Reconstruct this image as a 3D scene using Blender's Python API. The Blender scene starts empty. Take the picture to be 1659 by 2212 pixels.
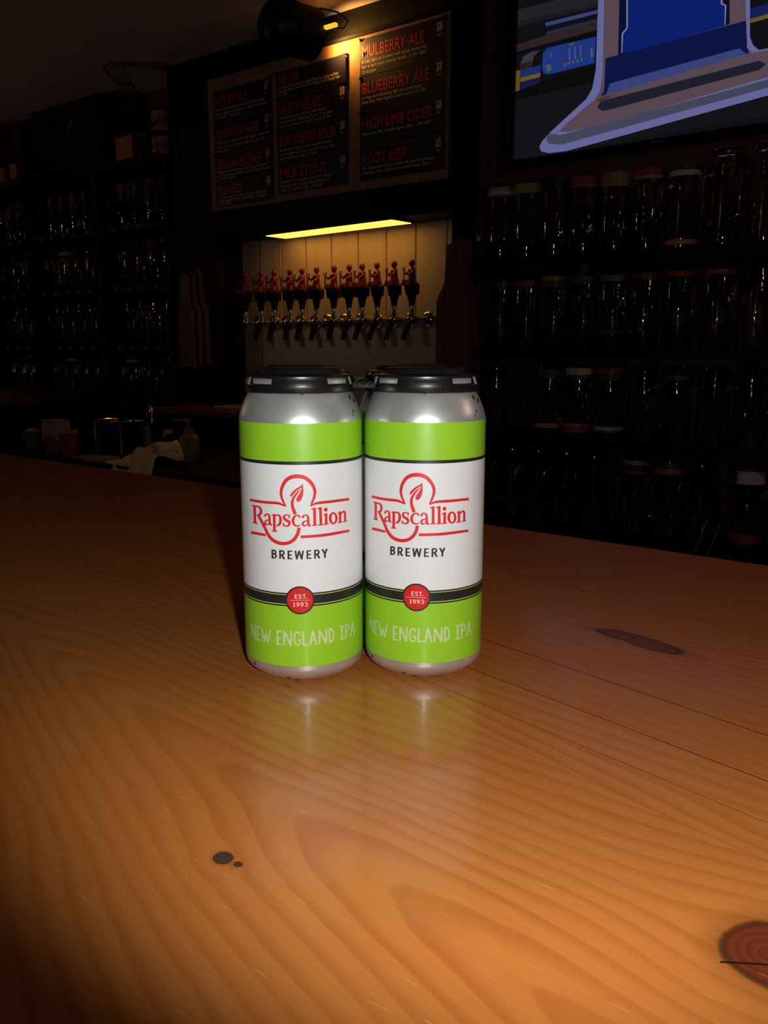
import bpy, bmesh, math, random, json
from mathutils import Vector, Matrix
from mathutils.geometry import tessellate_polygon

C = bpy.context.scene.collection
S = bpy.context.scene
PI = math.pi
random.seed(7)

# ------------------------------------------------------------------ camera
# world axes: X runs along the back-bar wall, Y goes into it, Z = 0 is the top of the bar
cam_d = bpy.data.cameras.new('camera')
cam = bpy.data.objects.new('camera', cam_d); C.objects.link(cam)
cam.location = (0, 0, .1774)
cam.rotation_euler = (math.radians(90 - 10.96), 0, math.radians(38))
cam_d.sensor_fit = 'AUTO'; cam_d.sensor_width = 36
cam_d.lens = 36 * 1838 / 2212
cam_d.clip_start = .01
S.camera = cam

# ------------------------------------------------------------------ light and exposure
W = bpy.data.worlds.new('world'); S.world = W; W.use_nodes = True
W.node_tree.nodes['Background'].inputs[0].default_value = (1, .62, .42, 1)
W.node_tree.nodes['Background'].inputs[1].default_value = .002
S.view_settings.view_transform = 'Standard'; S.view_settings.look = 'None'
S.view_settings.gamma = 1; S.view_settings.exposure = 0
S.view_settings.use_curve_mapping = False
S.cycles.caustics_reflective = False; S.cycles.caustics_refractive = False
S.cycles.sample_clamp_indirect = 10

def lamp(name, kind, loc, power, col, radius=.02, aim=None, **kw):
    d = bpy.data.lights.new(name, kind); d.energy = power; d.color = col; d.shadow_soft_size = radius
    for k, v in kw.items(): setattr(d, k, v)
    o = bpy.data.objects.new(name, d); C.objects.link(o); o.location = loc
    if aim: o.rotation_euler = (Vector(aim) - Vector(loc)).to_track_quat('-Z', 'Y').to_euler()
    return o
RIGHT = Vector((math.cos(math.radians(38)), math.sin(math.radians(38)), 0))
FWD = Vector((-math.sin(math.radians(38)), math.cos(math.radians(38)), 0))
FL = Vector((0, 0, .180)) + RIGHT * .028 + FWD * .02
# the camera's own flash, right of the lens
lamp('camera_flash', 'SPOT', FL, 6.3, (.96, 1, .99), .007, FL + FWD + RIGHT * .095 - Vector((0, 0, .135)),
     spot_size=math.radians(93), spot_blend=.56)
# two pendant bulbs of the room, beyond both sides of the frame
lamp('pendant_bulb', 'POINT', (.9, 1.4, .75), 3.4, (1, .68, .50), .04)
lamp('pendant_bulb', 'POINT', (-4.5, .7, .75), 3.6, (1, .64, .44), .04)

# ------------------------------------------------------------------ helpers
def lin(c):
    f = lambda v: (v / 255) / 12.92 if v <= 10 else ((v / 255 + .055) / 1.055) ** 2.4
    return tuple(f(v) for v in c)
def tag(o, label=None, cat=None, group=None, kind=None):
    if label: o['label'] = label
    if cat: o['category'] = cat
    if group: o['group'] = group
    if kind: o['kind'] = kind
    return o
def thing(name, loc, label, cat, group=None, rz=0):
    o = bpy.data.objects.new(name, None); C.objects.link(o); o.location = loc; o.rotation_euler = (0, 0, rz)
    o.empty_display_size = .02
    return tag(o, label, cat, group)
def obj(name, bm, mat, parent=None, world=True, smooth=False, label=None, kind=None, angle=40):
    """link a bmesh as ONE object; world=True: the mesh is in world coordinates"""
    me = bpy.data.meshes.new(name)
    if isinstance(bm, bpy.types.Mesh): me = bm
    else:
        bmesh.ops.recalc_face_normals(bm, faces=bm.faces[:])
        bm.to_mesh(me); bm.free()
    for m in (mat if isinstance(mat, (list, tuple)) else [mat]): me.materials.append(m)
    if smooth:
        for p in me.polygons: p.use_smooth = True
        me.set_sharp_from_angle(angle=math.radians(angle))
    o = bpy.data.objects.new(name, me); C.objects.link(o)
    if parent:
        o.parent = parent
        if world: o.matrix_parent_inverse = (Matrix.Translation(parent.location) @ parent.rotation_euler.to_matrix().to_4x4()).inverted()
    return tag(o, label, kind=kind)
def link_copy(o, parent=None):
    c = o.copy(); C.objects.link(c)
    if parent: c.parent = parent
    return c
def dup(root, loc, rz, label, group=None):
    """copy a thing with its parts and sub-parts"""
    r = link_copy(root); r.location = loc; r.rotation_euler = (0, 0, rz); r['label'] = label
    if group: r['group'] = group
    for ch in list(root.children):
        c = link_copy(ch, r)
        for g in ch.children: link_copy(g, c)
    return r
def BM(): return bmesh.new()
def box(bm, x0, x1, y0, y1, z0, z1, bev=0, mi=0):
    v = [bm.verts.new((x, y, z)) for x in (x0, x1) for y in (y0, y1) for z in (z0, z1)]
    fs = [bm.faces.new([v[i] for i in q]) for q in ((0, 1, 3, 2), (4, 6, 7, 5), (0, 4, 5, 1), (2, 3, 7, 6), (0, 2, 6, 4), (1, 5, 7, 3))]
    for f in fs: f.material_index = mi
    if bev:
        es = list({e for f in fs for e in f.edges})
        bmesh.ops.bevel(bm, geom=es, offset=bev, segments=1, affect='EDGES', profile=.5)
    return bm
def lathe(bm, prof, n=24, c=(0, 0, 0), a0=0, a1=2 * PI, mats=None):
    """prof: (r, z) pairs; r = 0 closes on the axis"""
    full = abs(a1 - a0 - 2 * PI) < 1e-6
    k = n if full else n + 1
    rings = []
    for r, z in prof:
        if r < 1e-7: rings.append([bm.verts.new((c[0], c[1], c[2] + z))] * k)
        else: rings.append([bm.verts.new((c[0] + r * math.cos(a0 + (a1 - a0) * i / n), c[1] + r * math.sin(a0 + (a1 - a0) * i / n), c[2] + z)) for i in range(k)])
    for j in range(len(rings) - 1):
        A, B = rings[j], rings[j + 1]
        for i in range(n):
            i2 = (i + 1) % k
            q = []
            for v in (A[i], A[i2], B[i2], B[i]):
                if v not in q: q.append(v)
            if len(q) > 2:
                f = bm.faces.new(q)
                if mats: f.material_index = mats[j]
    return bm
def tube(bm, pts, rad, n=8, cap=True):
    pts = [Vector(p) for p in pts]
    rad = rad if hasattr(rad, '__len__') else [rad] * len(pts)
    rings = []; up = None
    for i, p in enumerate(pts):
        t = (pts[min(i + 1, len(pts) - 1)] - pts[max(i - 1, 0)]).normalized()
        if up is None: up = Vector((0, 0, 1)) if abs(t.z) < .9 else Vector((1, 0, 0))
        s = t.cross(up).normalized(); up = s.cross(t).normalized()
        rings.append([bm.verts.new(p + (s * math.cos(2 * PI * k / n) + up * math.sin(2 * PI * k / n)) * rad[i]) for k in range(n)])
    for a, b in zip(rings, rings[1:]):
        for k in range(n): bm.faces.new((a[k], a[(k + 1) % n], b[(k + 1) % n], b[k]))
    if cap: bm.faces.new(rings[0][::-1]); bm.faces.new(rings[-1])
    return bm
def ball(bm, c, r, n=10, sc=(1, 1, 1)):
    m = Matrix.Translation(c) @ Matrix.Diagonal((*[r * s for s in sc], 1))
    bmesh.ops.create_uvsphere(bm, u_segments=n, v_segments=max(6, n * 2 // 3), radius=1, matrix=m)
    return bm
def prism_xz(bm, pts, y0, y1, bev=0):
    """outline in the XZ plane, extruded along Y"""
    a = [bm.verts.new((x, y0, z)) for x, z in pts]; b = [bm.verts.new((x, y1, z)) for x, z in pts]
    fs = [bm.faces.new(a), bm.faces.new(b[::-1])]
    n = len(pts)
    for i in range(n): fs.append(bm.faces.new((a[i], b[i], b[(i + 1) % n], a[(i + 1) % n])))
    if bev:
        bmesh.ops.bevel(bm, geom=list({e for f in fs[:2] for e in f.edges}), offset=bev, segments=2, affect='EDGES', profile=.5)
    return bm

# ------------------------------------------------------------------ materials
def mk(name, col, rough=.5, metal=0, var=.15, scale=25, bump=0, spec=.5, coat=0, coat_r=.1, emit=0, stretch=(1, 1, 1), trans=0, srgb=True, rvar=0):
    m = bpy.data.materials.new(name); m.use_nodes = True
    nt = m.node_tree; N = nt.nodes; L = nt.links; b = N['Principled BSDF']
    c = lin(col) if srgb else col
    tc = N.new('ShaderNodeTexCoord'); mp = N.new('ShaderNodeMapping'); mp.inputs['Scale'].default_value = stretch
    L.new(tc.outputs['Object'], mp.inputs['Vector'])
    nz = N.new('ShaderNodeTexNoise'); nz.inputs['Scale'].default_value = scale; nz.inputs['Detail'].default_value = 4
    L.new(mp.outputs[0], nz.inputs['Vector'])
    r = N.new('ShaderNodeValToRGB')
    r.color_ramp.elements[0].position = .3; r.color_ramp.elements[1].position = .7
    r.color_ramp.elements[0].color = (*[v * (1 - var) for v in c], 1); r.color_ramp.elements[1].color = (*[min(1, v * (1 + var)) for v in c], 1)
    L.new(nz.outputs['Fac'], r.inputs['Fac']); L.new(r.outputs['Color'], b.inputs['Base Color'])
    b.inputs['Roughness'].default_value = rough; b.inputs['Metallic'].default_value = metal
    b.inputs['Specular IOR Level'].default_value = spec
    b.inputs['Coat Weight'].default_value = coat; b.inputs['Coat Roughness'].default_value = coat_r
    b.inputs['Transmission Weight'].default_value = trans
    if rvar:
        mr = N.new('ShaderNodeMapRange'); mr.inputs['To Min'].default_value = rough - rvar; mr.inputs['To Max'].default_value = rough + rvar
        L.new(nz.outputs['Fac'], mr.inputs['Value']); L.new(mr.outputs[0], b.inputs['Roughness'])
    if bump:
        bp = N.new('ShaderNodeBump'); bp.inputs['Strength'].default_value = bump; bp.inputs['Distance'].default_value = .002
        L.new(nz.outputs['Fac'], bp.inputs['Height']); L.new(bp.outputs[0], b.inputs['Normal'])
    if emit:
        b.inputs['Emission Color'].default_value = (*c, 1); b.inputs['Emission Strength'].default_value = emit
    return m

def wood_mat():
    """varnished pine of the bar top: growth rings, knots and grain from maths on the board's own coordinates"""
    m = bpy.data.materials.new('varnished_pine'); m.use_nodes = True
    nt = m.node_tree; N = nt.nodes; L = nt.links; b = N['Principled BSDF']
    def val(x): return x
    def M(op, a, bb=0, c=None, clamp=False):
        n = N.new('ShaderNodeMath'); n.operation = op; n.use_clamp = clamp
        for i, x in enumerate((a, bb) if c is None else (a, bb, c)):
            if hasattr(x, 'is_output') or isinstance(x, bpy.types.NodeSocket): L.new(x, n.inputs[i])
            else: n.inputs[i].default_value = x
        return n.outputs[0]
    def attr(nm):
        n = N.new('ShaderNodeAttribute'); n.attribute_type = 'OBJECT'; n.attribute_name = nm; return n.outputs['Fac']
    def comb(x, y, z):
        n = N.new('ShaderNodeCombineXYZ')
        for i, q in enumerate((x, y, z)):
            if isinstance(q, bpy.types.NodeSocket): L.new(q, n.inputs[i])
            else: n.inputs[i].default_value = q
        return n.outputs[0]
    def noise(vec, scale, detail=3, rough=.5):
        n = N.new('ShaderNodeTexNoise'); n.inputs['Scale'].default_value = scale; n.inputs['Detail'].default_value = detail; n.inputs['Roughness'].default_value = rough
        L.new(vec, n.inputs['Vector']); return M('SUBTRACT', n.outputs['Fac'], .5)
    def sstep(x, lo, hi):
        n = N.new('ShaderNodeMapRange'); n.interpolation_type = 'SMOOTHSTEP'
        n.inputs['From Min'].default_value = lo; n.inputs['From Max'].default_value = hi
        L.new(x, n.inputs['Value']); return n.outputs[0]
    tc = N.new('ShaderNodeTexCoord'); mp = N.new('ShaderNodeMapping'); mp.inputs['Rotation'].default_value = (0, 0, PLA)
    L.new(tc.outputs['Object'], mp.inputs['Vector'])
    sp = N.new('ShaderNodeSeparateXYZ'); L.new(mp.outputs[0], sp.inputs[0])
    u, v0 = sp.outputs[0], sp.outputs[1]
    seed = attr('seed'); vc = attr('heart'); slope = attr('taper')
    # knots bend the grain around themselves
    v = v0; masks = []
    for (ku, kv, a, bb, _) in KNOTS:
        du = M('DIVIDE', M('SUBTRACT', u, ku), a * 2.6); dv = M('DIVIDE', M('SUBTRACT', v0, kv), bb * 2.4)
        g = M('POWER', 2.718, M('MULTIPLY', M('ADD', M('MULTIPLY', du, du), M('MULTIPLY', dv, dv)), -1))
        v = M('SUBTRACT', v, M('MULTIPLY', M('MULTIPLY', M('SUBTRACT', v0, kv), g), .8))
    n1 = noise(comb(M('MULTIPLY', u, 2.6), M('MULTIPLY', v0, 9), seed), 1.0, 2)
    n2 = noise(comb(M('MULTIPLY', u, 14), M('MULTIPLY', v0, 40), seed), 1.0, 2)
    dv = M('SUBTRACT', v, vc)
    heart = M('SQRT', M('ADD', M('MULTIPLY', dv, dv), .00012))
    g = M('SUBTRACT', heart, M('MULTIPLY', u, slope))
    g = M('ADD', g, M('MULTIPLY', n1, .05)); g = M('ADD', g, M('MULTIPLY', n2, .0055))
    ring = M('FRACT', M('MULTIPLY', g, 105))
    late = M('MULTIPLY', sstep(ring, .35, .86), M('SUBTRACT', 1, sstep(ring, .9, 1.0)))
    wob = noise(comb(M('MULTIPLY', u, 5), M('MULTIPLY', v0, 26), seed), 1.0, 2)
    late = M('MULTIPLY', late, M('ADD', .72, M('MULTIPLY', wob, 1.5)), clamp=True)
    fib = noise(comb(M('MULTIPLY', u, 30), M('MULTIPLY', v0, 900), seed), 1.0, 3)
    mix = lambda f, a, bcol: _mix(N, L, f, a, bcol)
    col = mix(late, (.60, .210, .044, 1), (.46, .138, .027, 1))
    big = noise(comb(M('MULTIPLY', u, 3), M('MULTIPLY', v0, 8), seed), 1.0, 2)
    col = mix(M('ADD', .5, M('MULTIPLY', big, 1.6), clamp=True), col, mix(.5, col, (.50, .13, .020, 1)))
    col = mix(M('ADD', .12, M('MULTIPLY', fib, .5), clamp=True), col, (.36, .10, .018, 1))
    tone = attr('tone'); col = mix(tone, col, (.50, .115, .022, 1))
    for (ku, kv, a, bb, kc) in KNOTS:
        wn = noise(comb(M('MULTIPLY', u, 60), M('MULTIPLY', v0, 60), 0.3), 1.0, 2)
        du = M('DIVIDE', M('SUBTRACT', u, ku), a); dv2 = M('DIVIDE', M('SUBTRACT', v0, kv), bb)
        d = M('ADD', M('SQRT', M('ADD', M('MULTIPLY', du, du), M('MULTIPLY', dv2, dv2))), M('MULTIPLY', wn, 1.1 if a > .02 else .35))
        halo = M('MULTIPLY', M('SUBTRACT', 1, sstep(d, .85, 1.8)), .55)
        col = mix(halo, col, (.25, .06, .010, 1))
        core = M('SUBTRACT', 1, sstep(d, .86, 1.04))
        rr = M('FRACT', M('MULTIPLY', d, 4.2))
        kcol = mix(M('MULTIPLY', rr, .6), kc, tuple(x * .45 for x in kc[:3]) + (1,))
        col = mix(M('MULTIPLY', core, .72 if a > .02 else 1.0), col, kcol)
        rim = M('MULTIPLY', sstep(d, .80, .96), M('SUBTRACT', 1, sstep(d, .98, 1.12)))
        col = mix(M('MULTIPLY', rim, .75), col, (.035, .014, .006, 1))
    # a check (crack) across the big knot
    px, py = -.0579, .2345; qx, qy = -.0440, .2437
    (u0, w0), (u1, w1) = uv(px, py), uv(qx, qy)
    cv = M('ABSOLUTE', M('SUBTRACT', M('SUBTRACT', v0, w0), M('MULTIPLY', M('SUBTRACT', u, u0), (w1 - w0) / (u1 - u0))))
    cin = M('MULTIPLY', M('LESS_THAN', cv, .00055), M('MULTIPLY', M('GREATER_THAN', u, min(u0, u1)), M('LESS_THAN', u, max(u0, u1) + .01)))
    col = mix(cin, col, (.012, .006, .004, 1))
    # fine pale scratches in the varnish, in three directions
    scr = 0
    for ang, sd in ((.9, 1.7), (1.5, 5.1), (-.5, 9.3)):
        mp2 = N.new('ShaderNodeMapping'); mp2.inputs['Rotation'].default_value = (0, 0, ang); mp2.inputs['Scale'].default_value = (45, 900, 1); mp2.inputs['Location'].default_value = (sd, sd, 0)
        L.new(tc.outputs['Object'], mp2.inputs['Vector'])
        nn = noise(mp2.outputs[0], 1.0, 1)
        s = M('MULTIPLY', sstep(nn, .235, .29), .33)
        scr = M('MAXIMUM', scr, s)
    col = mix(scr, col, (.75, .45, .2, 1))
    L.new(col, b.inputs['Base Color'])
    b.inputs['Roughness'].default_value = .42
    L.new(M('ADD', .38, M('MULTIPLY', n1, .2)), b.inputs['Roughness'])
    b.inputs['Specular IOR Level'].default_value = .25
    b.inputs['Coat Weight'].default_value = .62; b.inputs['Coat IOR'].default_value = 1.45
    cr = noise(comb(M('MULTIPLY', u, 40), M('MULTIPLY', v0, 40), 2.0), 1.0, 2)
    L.new(M('ADD', .115, M('MULTIPLY', cr, .06)), b.inputs['Coat Roughness'])
    bp = N.new('ShaderNodeBump'); bp.inputs['Strength'].default_value = .12; bp.inputs['Distance'].default_value = .0006
    L.new(M('ADD', late, M('MULTIPLY', cr, .6)), bp.inputs['Height']); L.new(bp.outputs[0], b.inputs['Normal'])
    bp2 = N.new('ShaderNodeBump'); bp2.inputs['Strength'].default_value = .05; bp2.inputs['Distance'].default_value = .001
    L.new(M('ADD', n2, M('MULTIPLY', late, .3)), bp2.inputs['Height']); L.new(bp2.outputs[0], b.inputs['Coat Normal'])
    return m
def _mix(N, L, f, a, b):
    n = N.new('ShaderNodeMix'); n.data_type = 'RGBA'
    for s, x in ((n.inputs[0], f), (n.inputs[6], a), (n.inputs[7], b)):
        if isinstance(x, bpy.types.NodeSocket): L.new(x, s)
        else: s.default_value = x
    return n.outputs[2]

PLA = math.radians(10.8)        # the boards run 10.8 degrees off the bar's edge
def uv(x, y): return (x * math.cos(PLA) - y * math.sin(PLA), x * math.sin(PLA) + y * math.cos(PLA))
KNOTS = [(*uv(-.2125, .1795), .0038, .0034, (.085, .050, .030, 1)),
         (*uv(-.0470, .2470), .0140, .0150, (.19, .034, .012, 1)),
         (*uv(-.183, .490), .0290, .0085, (.20, .042, .022, 1)),
         (*uv(-.2055, .1802), .0016, .0014, (.090, .040, .020, 1))]
def scratchy_metal(name, col, rough, spots=True):
    m = mk(name, col, rough, .74, .06, 60, rvar=.05, spec=.7)
    nt = m.node_tree; N = nt.nodes; L = nt.links; b = N['Principled BSDF']
    tc = N.new('ShaderNodeTexCoord')
    vo = N.new('ShaderNodeTexVoronoi'); vo.inputs['Scale'].default_value = 190; L.new(tc.outputs['Object'], vo.inputs['Vector'])
    nz = N.new('ShaderNodeTexNoise'); nz.inputs['Scale'].default_value = 48; L.new(tc.outputs['Object'], nz.inputs['Vector'])
    sb = N.new('ShaderNodeMath'); sb.operation = 'ADD'; L.new(vo.outputs['Distance'], sb.inputs[0])
    mu = N.new('ShaderNodeMath'); mu.operation = 'MULTIPLY'; mu.inputs[1].default_value = 1.5; L.new(nz.outputs['Fac'], mu.inputs[0]); L.new(mu.outputs[0], sb.inputs[1])
    mr = N.new('ShaderNodeMapRange'); mr.inputs['From Min'].default_value = .74; mr.inputs['From Max'].default_value = .84
    L.new(sb.outputs[0], mr.inputs['Value'])
    old = b.inputs['Base Color'].links[0].from_socket
    out = _mix(N, L, mr.outputs[0], (.10, .10, .11, 1), old)
    L.new(out, b.inputs['Base Color'])
    return m

M_ = dict(
    aluminium=scratchy_metal('brushed_aluminium', (228, 226, 222), .36),
    can_green=mk('green_label_print', (152, 206, 42), .38, 0, .02, 300, spec=.4, coat=.35, coat_r=.16),
    can_line=mk('pale_green_print', (196, 222, 110), .38, 0, .02, 300, spec=.4),
    can_black=mk('charcoal_print', (40, 40, 38), .38, 0, .03, 300, spec=.4),
    can_white=mk('white_label_print', (232, 232, 232), .36, 0, .01, 300, spec=.4, coat=.35, coat_r=.16),
    ink_red=mk('red_print', (226, 46, 50), .4, 0, .03, 300, spec=.4),
    ink_badge=mk('badge_red_print', (214, 36, 36), .4, 0, .12, 900, spec=.4),
    ink_dark=mk('dark_print', (52, 50, 50), .4, 0, .03, 300, spec=.4),
    ink_pale=mk('pale_chalky_print', (206, 218, 164), .45, 0, .12, 1400, spec=.4),
    ink_white=mk('cream_print', (250, 226, 214), .4, 0, .02, 300, spec=.4),
    black_plastic=mk('black_carrier_plastic', (21, 21, 23), .33, 0, .15, 300, spec=.6),
    black_paint=mk('black_painted_wood', (11, 10, 10), .62, 0, .2, 30, .05, spec=.25),
    red_wall=mk('dark_red_wall_paint', (90, 58, 48), .7, 0, .12, 14, .1, spec=.2),
    ceiling=mk('old_ceiling_paint', (214, 204, 198), .9, 0, .08, 6, .1, spec=.1),
    floor=mk('dark_floor_tiles', (50, 42, 38), .5, 0, .2, 10),
    plaster=mk('dark_room_paint', (58, 48, 44), .85, 0, .1, 8),
    beadboard=mk('white_beadboard_paint', (206, 190, 172), .5, 0, .06, 30, stretch=(1, 1, .1)),
    steel=mk('brushed_steel', (186, 182, 176), .42, .4, .12, 40, stretch=(9, 9, .5), rvar=.08),
    dark_chrome=mk('dark_spout_chrome', (52, 48, 44), .3, .8, .1, 40),  # chrome in a darker base colour, for the spouts
    chrome=mk('chrome', (214, 212, 208), .12, 1, .05, 40),
    tan_board=mk('tan_pinboard', (156, 122, 92), .75, 0, .1, 60, .05, spec=.2),
    card=mk('dark_menu_card', (38, 35, 50), .5, 0, .1, 30, spec=.25),
    menu_red=mk('menu_red_print', (214, 30, 40), .45, 0, .05, 60),
    menu_cream=mk('menu_cream_print', (216, 196, 166), .5, 0, .05, 60),
    pin=mk('black_pin', (22, 20, 20), .4, 0, .1, 60),
    lamp_black=mk('black_lamp_enamel', (12, 12, 12), .45, 0, .1, 60),
    grime=mk('dark_joint_grime', (26, 15, 10), .9, 0, .2, 60, spec=.1),
    bezel=mk('black_tv_plastic', (10, 10, 11), .35, 0, .1, 60),
    paddle=mk('stained_pine_paddle', (96, 66, 52), .55, 0, .25, 14, .08, stretch=(6, 6, .6)),
    oak=mk('reddish_counter_wood', (106, 64, 50), .5, 0, .2, 10, stretch=(.5, 6, 6)),
    figure=mk('red_glazed_figure', (136, 14, 26), .35, 0, .15, 60, spec=.6),
    resin=mk('black_resin', (14, 14, 14), .4, 0, .15, 60),
    cream_rim=mk('cream_lettered_rim', (120, 104, 82), .6, 0, .2, 120),
    glass=None,
    tagpaper=mk('name_tag_paper', (92, 82, 74), .8, 0, .1, 60),
    white_plastic=mk('white_plastic', (142, 126, 116), .5, 0, .06, 40),
    red_cup=mk('red_cup_plastic', (150, 26, 34), .45, 0, .08, 40),
    grey=mk('grey_plastic', (92, 88, 84), .5, 0, .1, 40),
    towel=mk('cream_terry_towel', (236, 200, 160), .95, 0, .15, 160, .6, spec=.1),
    leaf=mk('dark_green_leaf', (14, 26, 14), .5, 0, .25, 30),
    terracotta=mk('dark_terracotta', (70, 40, 28), .8, 0, .2, 40),
    crate=mk('old_crate_wood', (74, 44, 30), .7, 0, .25, 12, .1, stretch=(1, 8, 8)),
    paper=mk('pale_paper', (150, 128, 116), .85, 0, .06, 40),
    pink=mk('faded_pink_print', (196, 120, 104), .7, 0, .12, 40),
    amber=mk('brown_bottle_glass', (40, 22, 10), .12, 0, .1, 30, spec=.6),
)
def glass_mat():
    m = bpy.data.materials.new('clear_mug_glass'); m.use_nodes = True
    nt = m.node_tree; b = nt.nodes['Principled BSDF']; N = nt.nodes; L = nt.links
    tc = N.new('ShaderNodeTexCoord'); nz = N.new('ShaderNodeTexNoise'); nz.inputs['Scale'].default_value = 30
    L.new(tc.outputs['Object'], nz.inputs['Vector'])
    r = N.new('ShaderNodeValToRGB'); r.color_ramp.elements[0].color = (.86, .88, .88, 1); r.color_ramp.elements[1].color = (.97, .98, .98, 1)
    L.new(nz.outputs['Fac'], r.inputs['Fac']); L.new(r.outputs[0], b.inputs['Base Color'])
    b.inputs['Transmission Weight'].default_value = 1; b.inputs['Roughness'].default_value = .05; b.inputs['IOR'].default_value = 1.5
    n2 = N.new('ShaderNodeTexNoise'); n2.inputs['Scale'].default_value = 42; n2.inputs['Detail'].default_value = 1; L.new(tc.outputs['Object'], n2.inputs['Vector'])
    bp = N.new('ShaderNodeBump'); bp.inputs['Strength'].default_value = .35; bp.inputs['Distance'].default_value = .004
    L.new(n2.outputs['Fac'], bp.inputs['Height']); L.new(bp.outputs[0], b.inputs['Normal'])
    return m
M_['glass'] = glass_mat()
def tape(name, c): return mk('tape_' + name, c, .5, 0, .12, 60)

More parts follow.
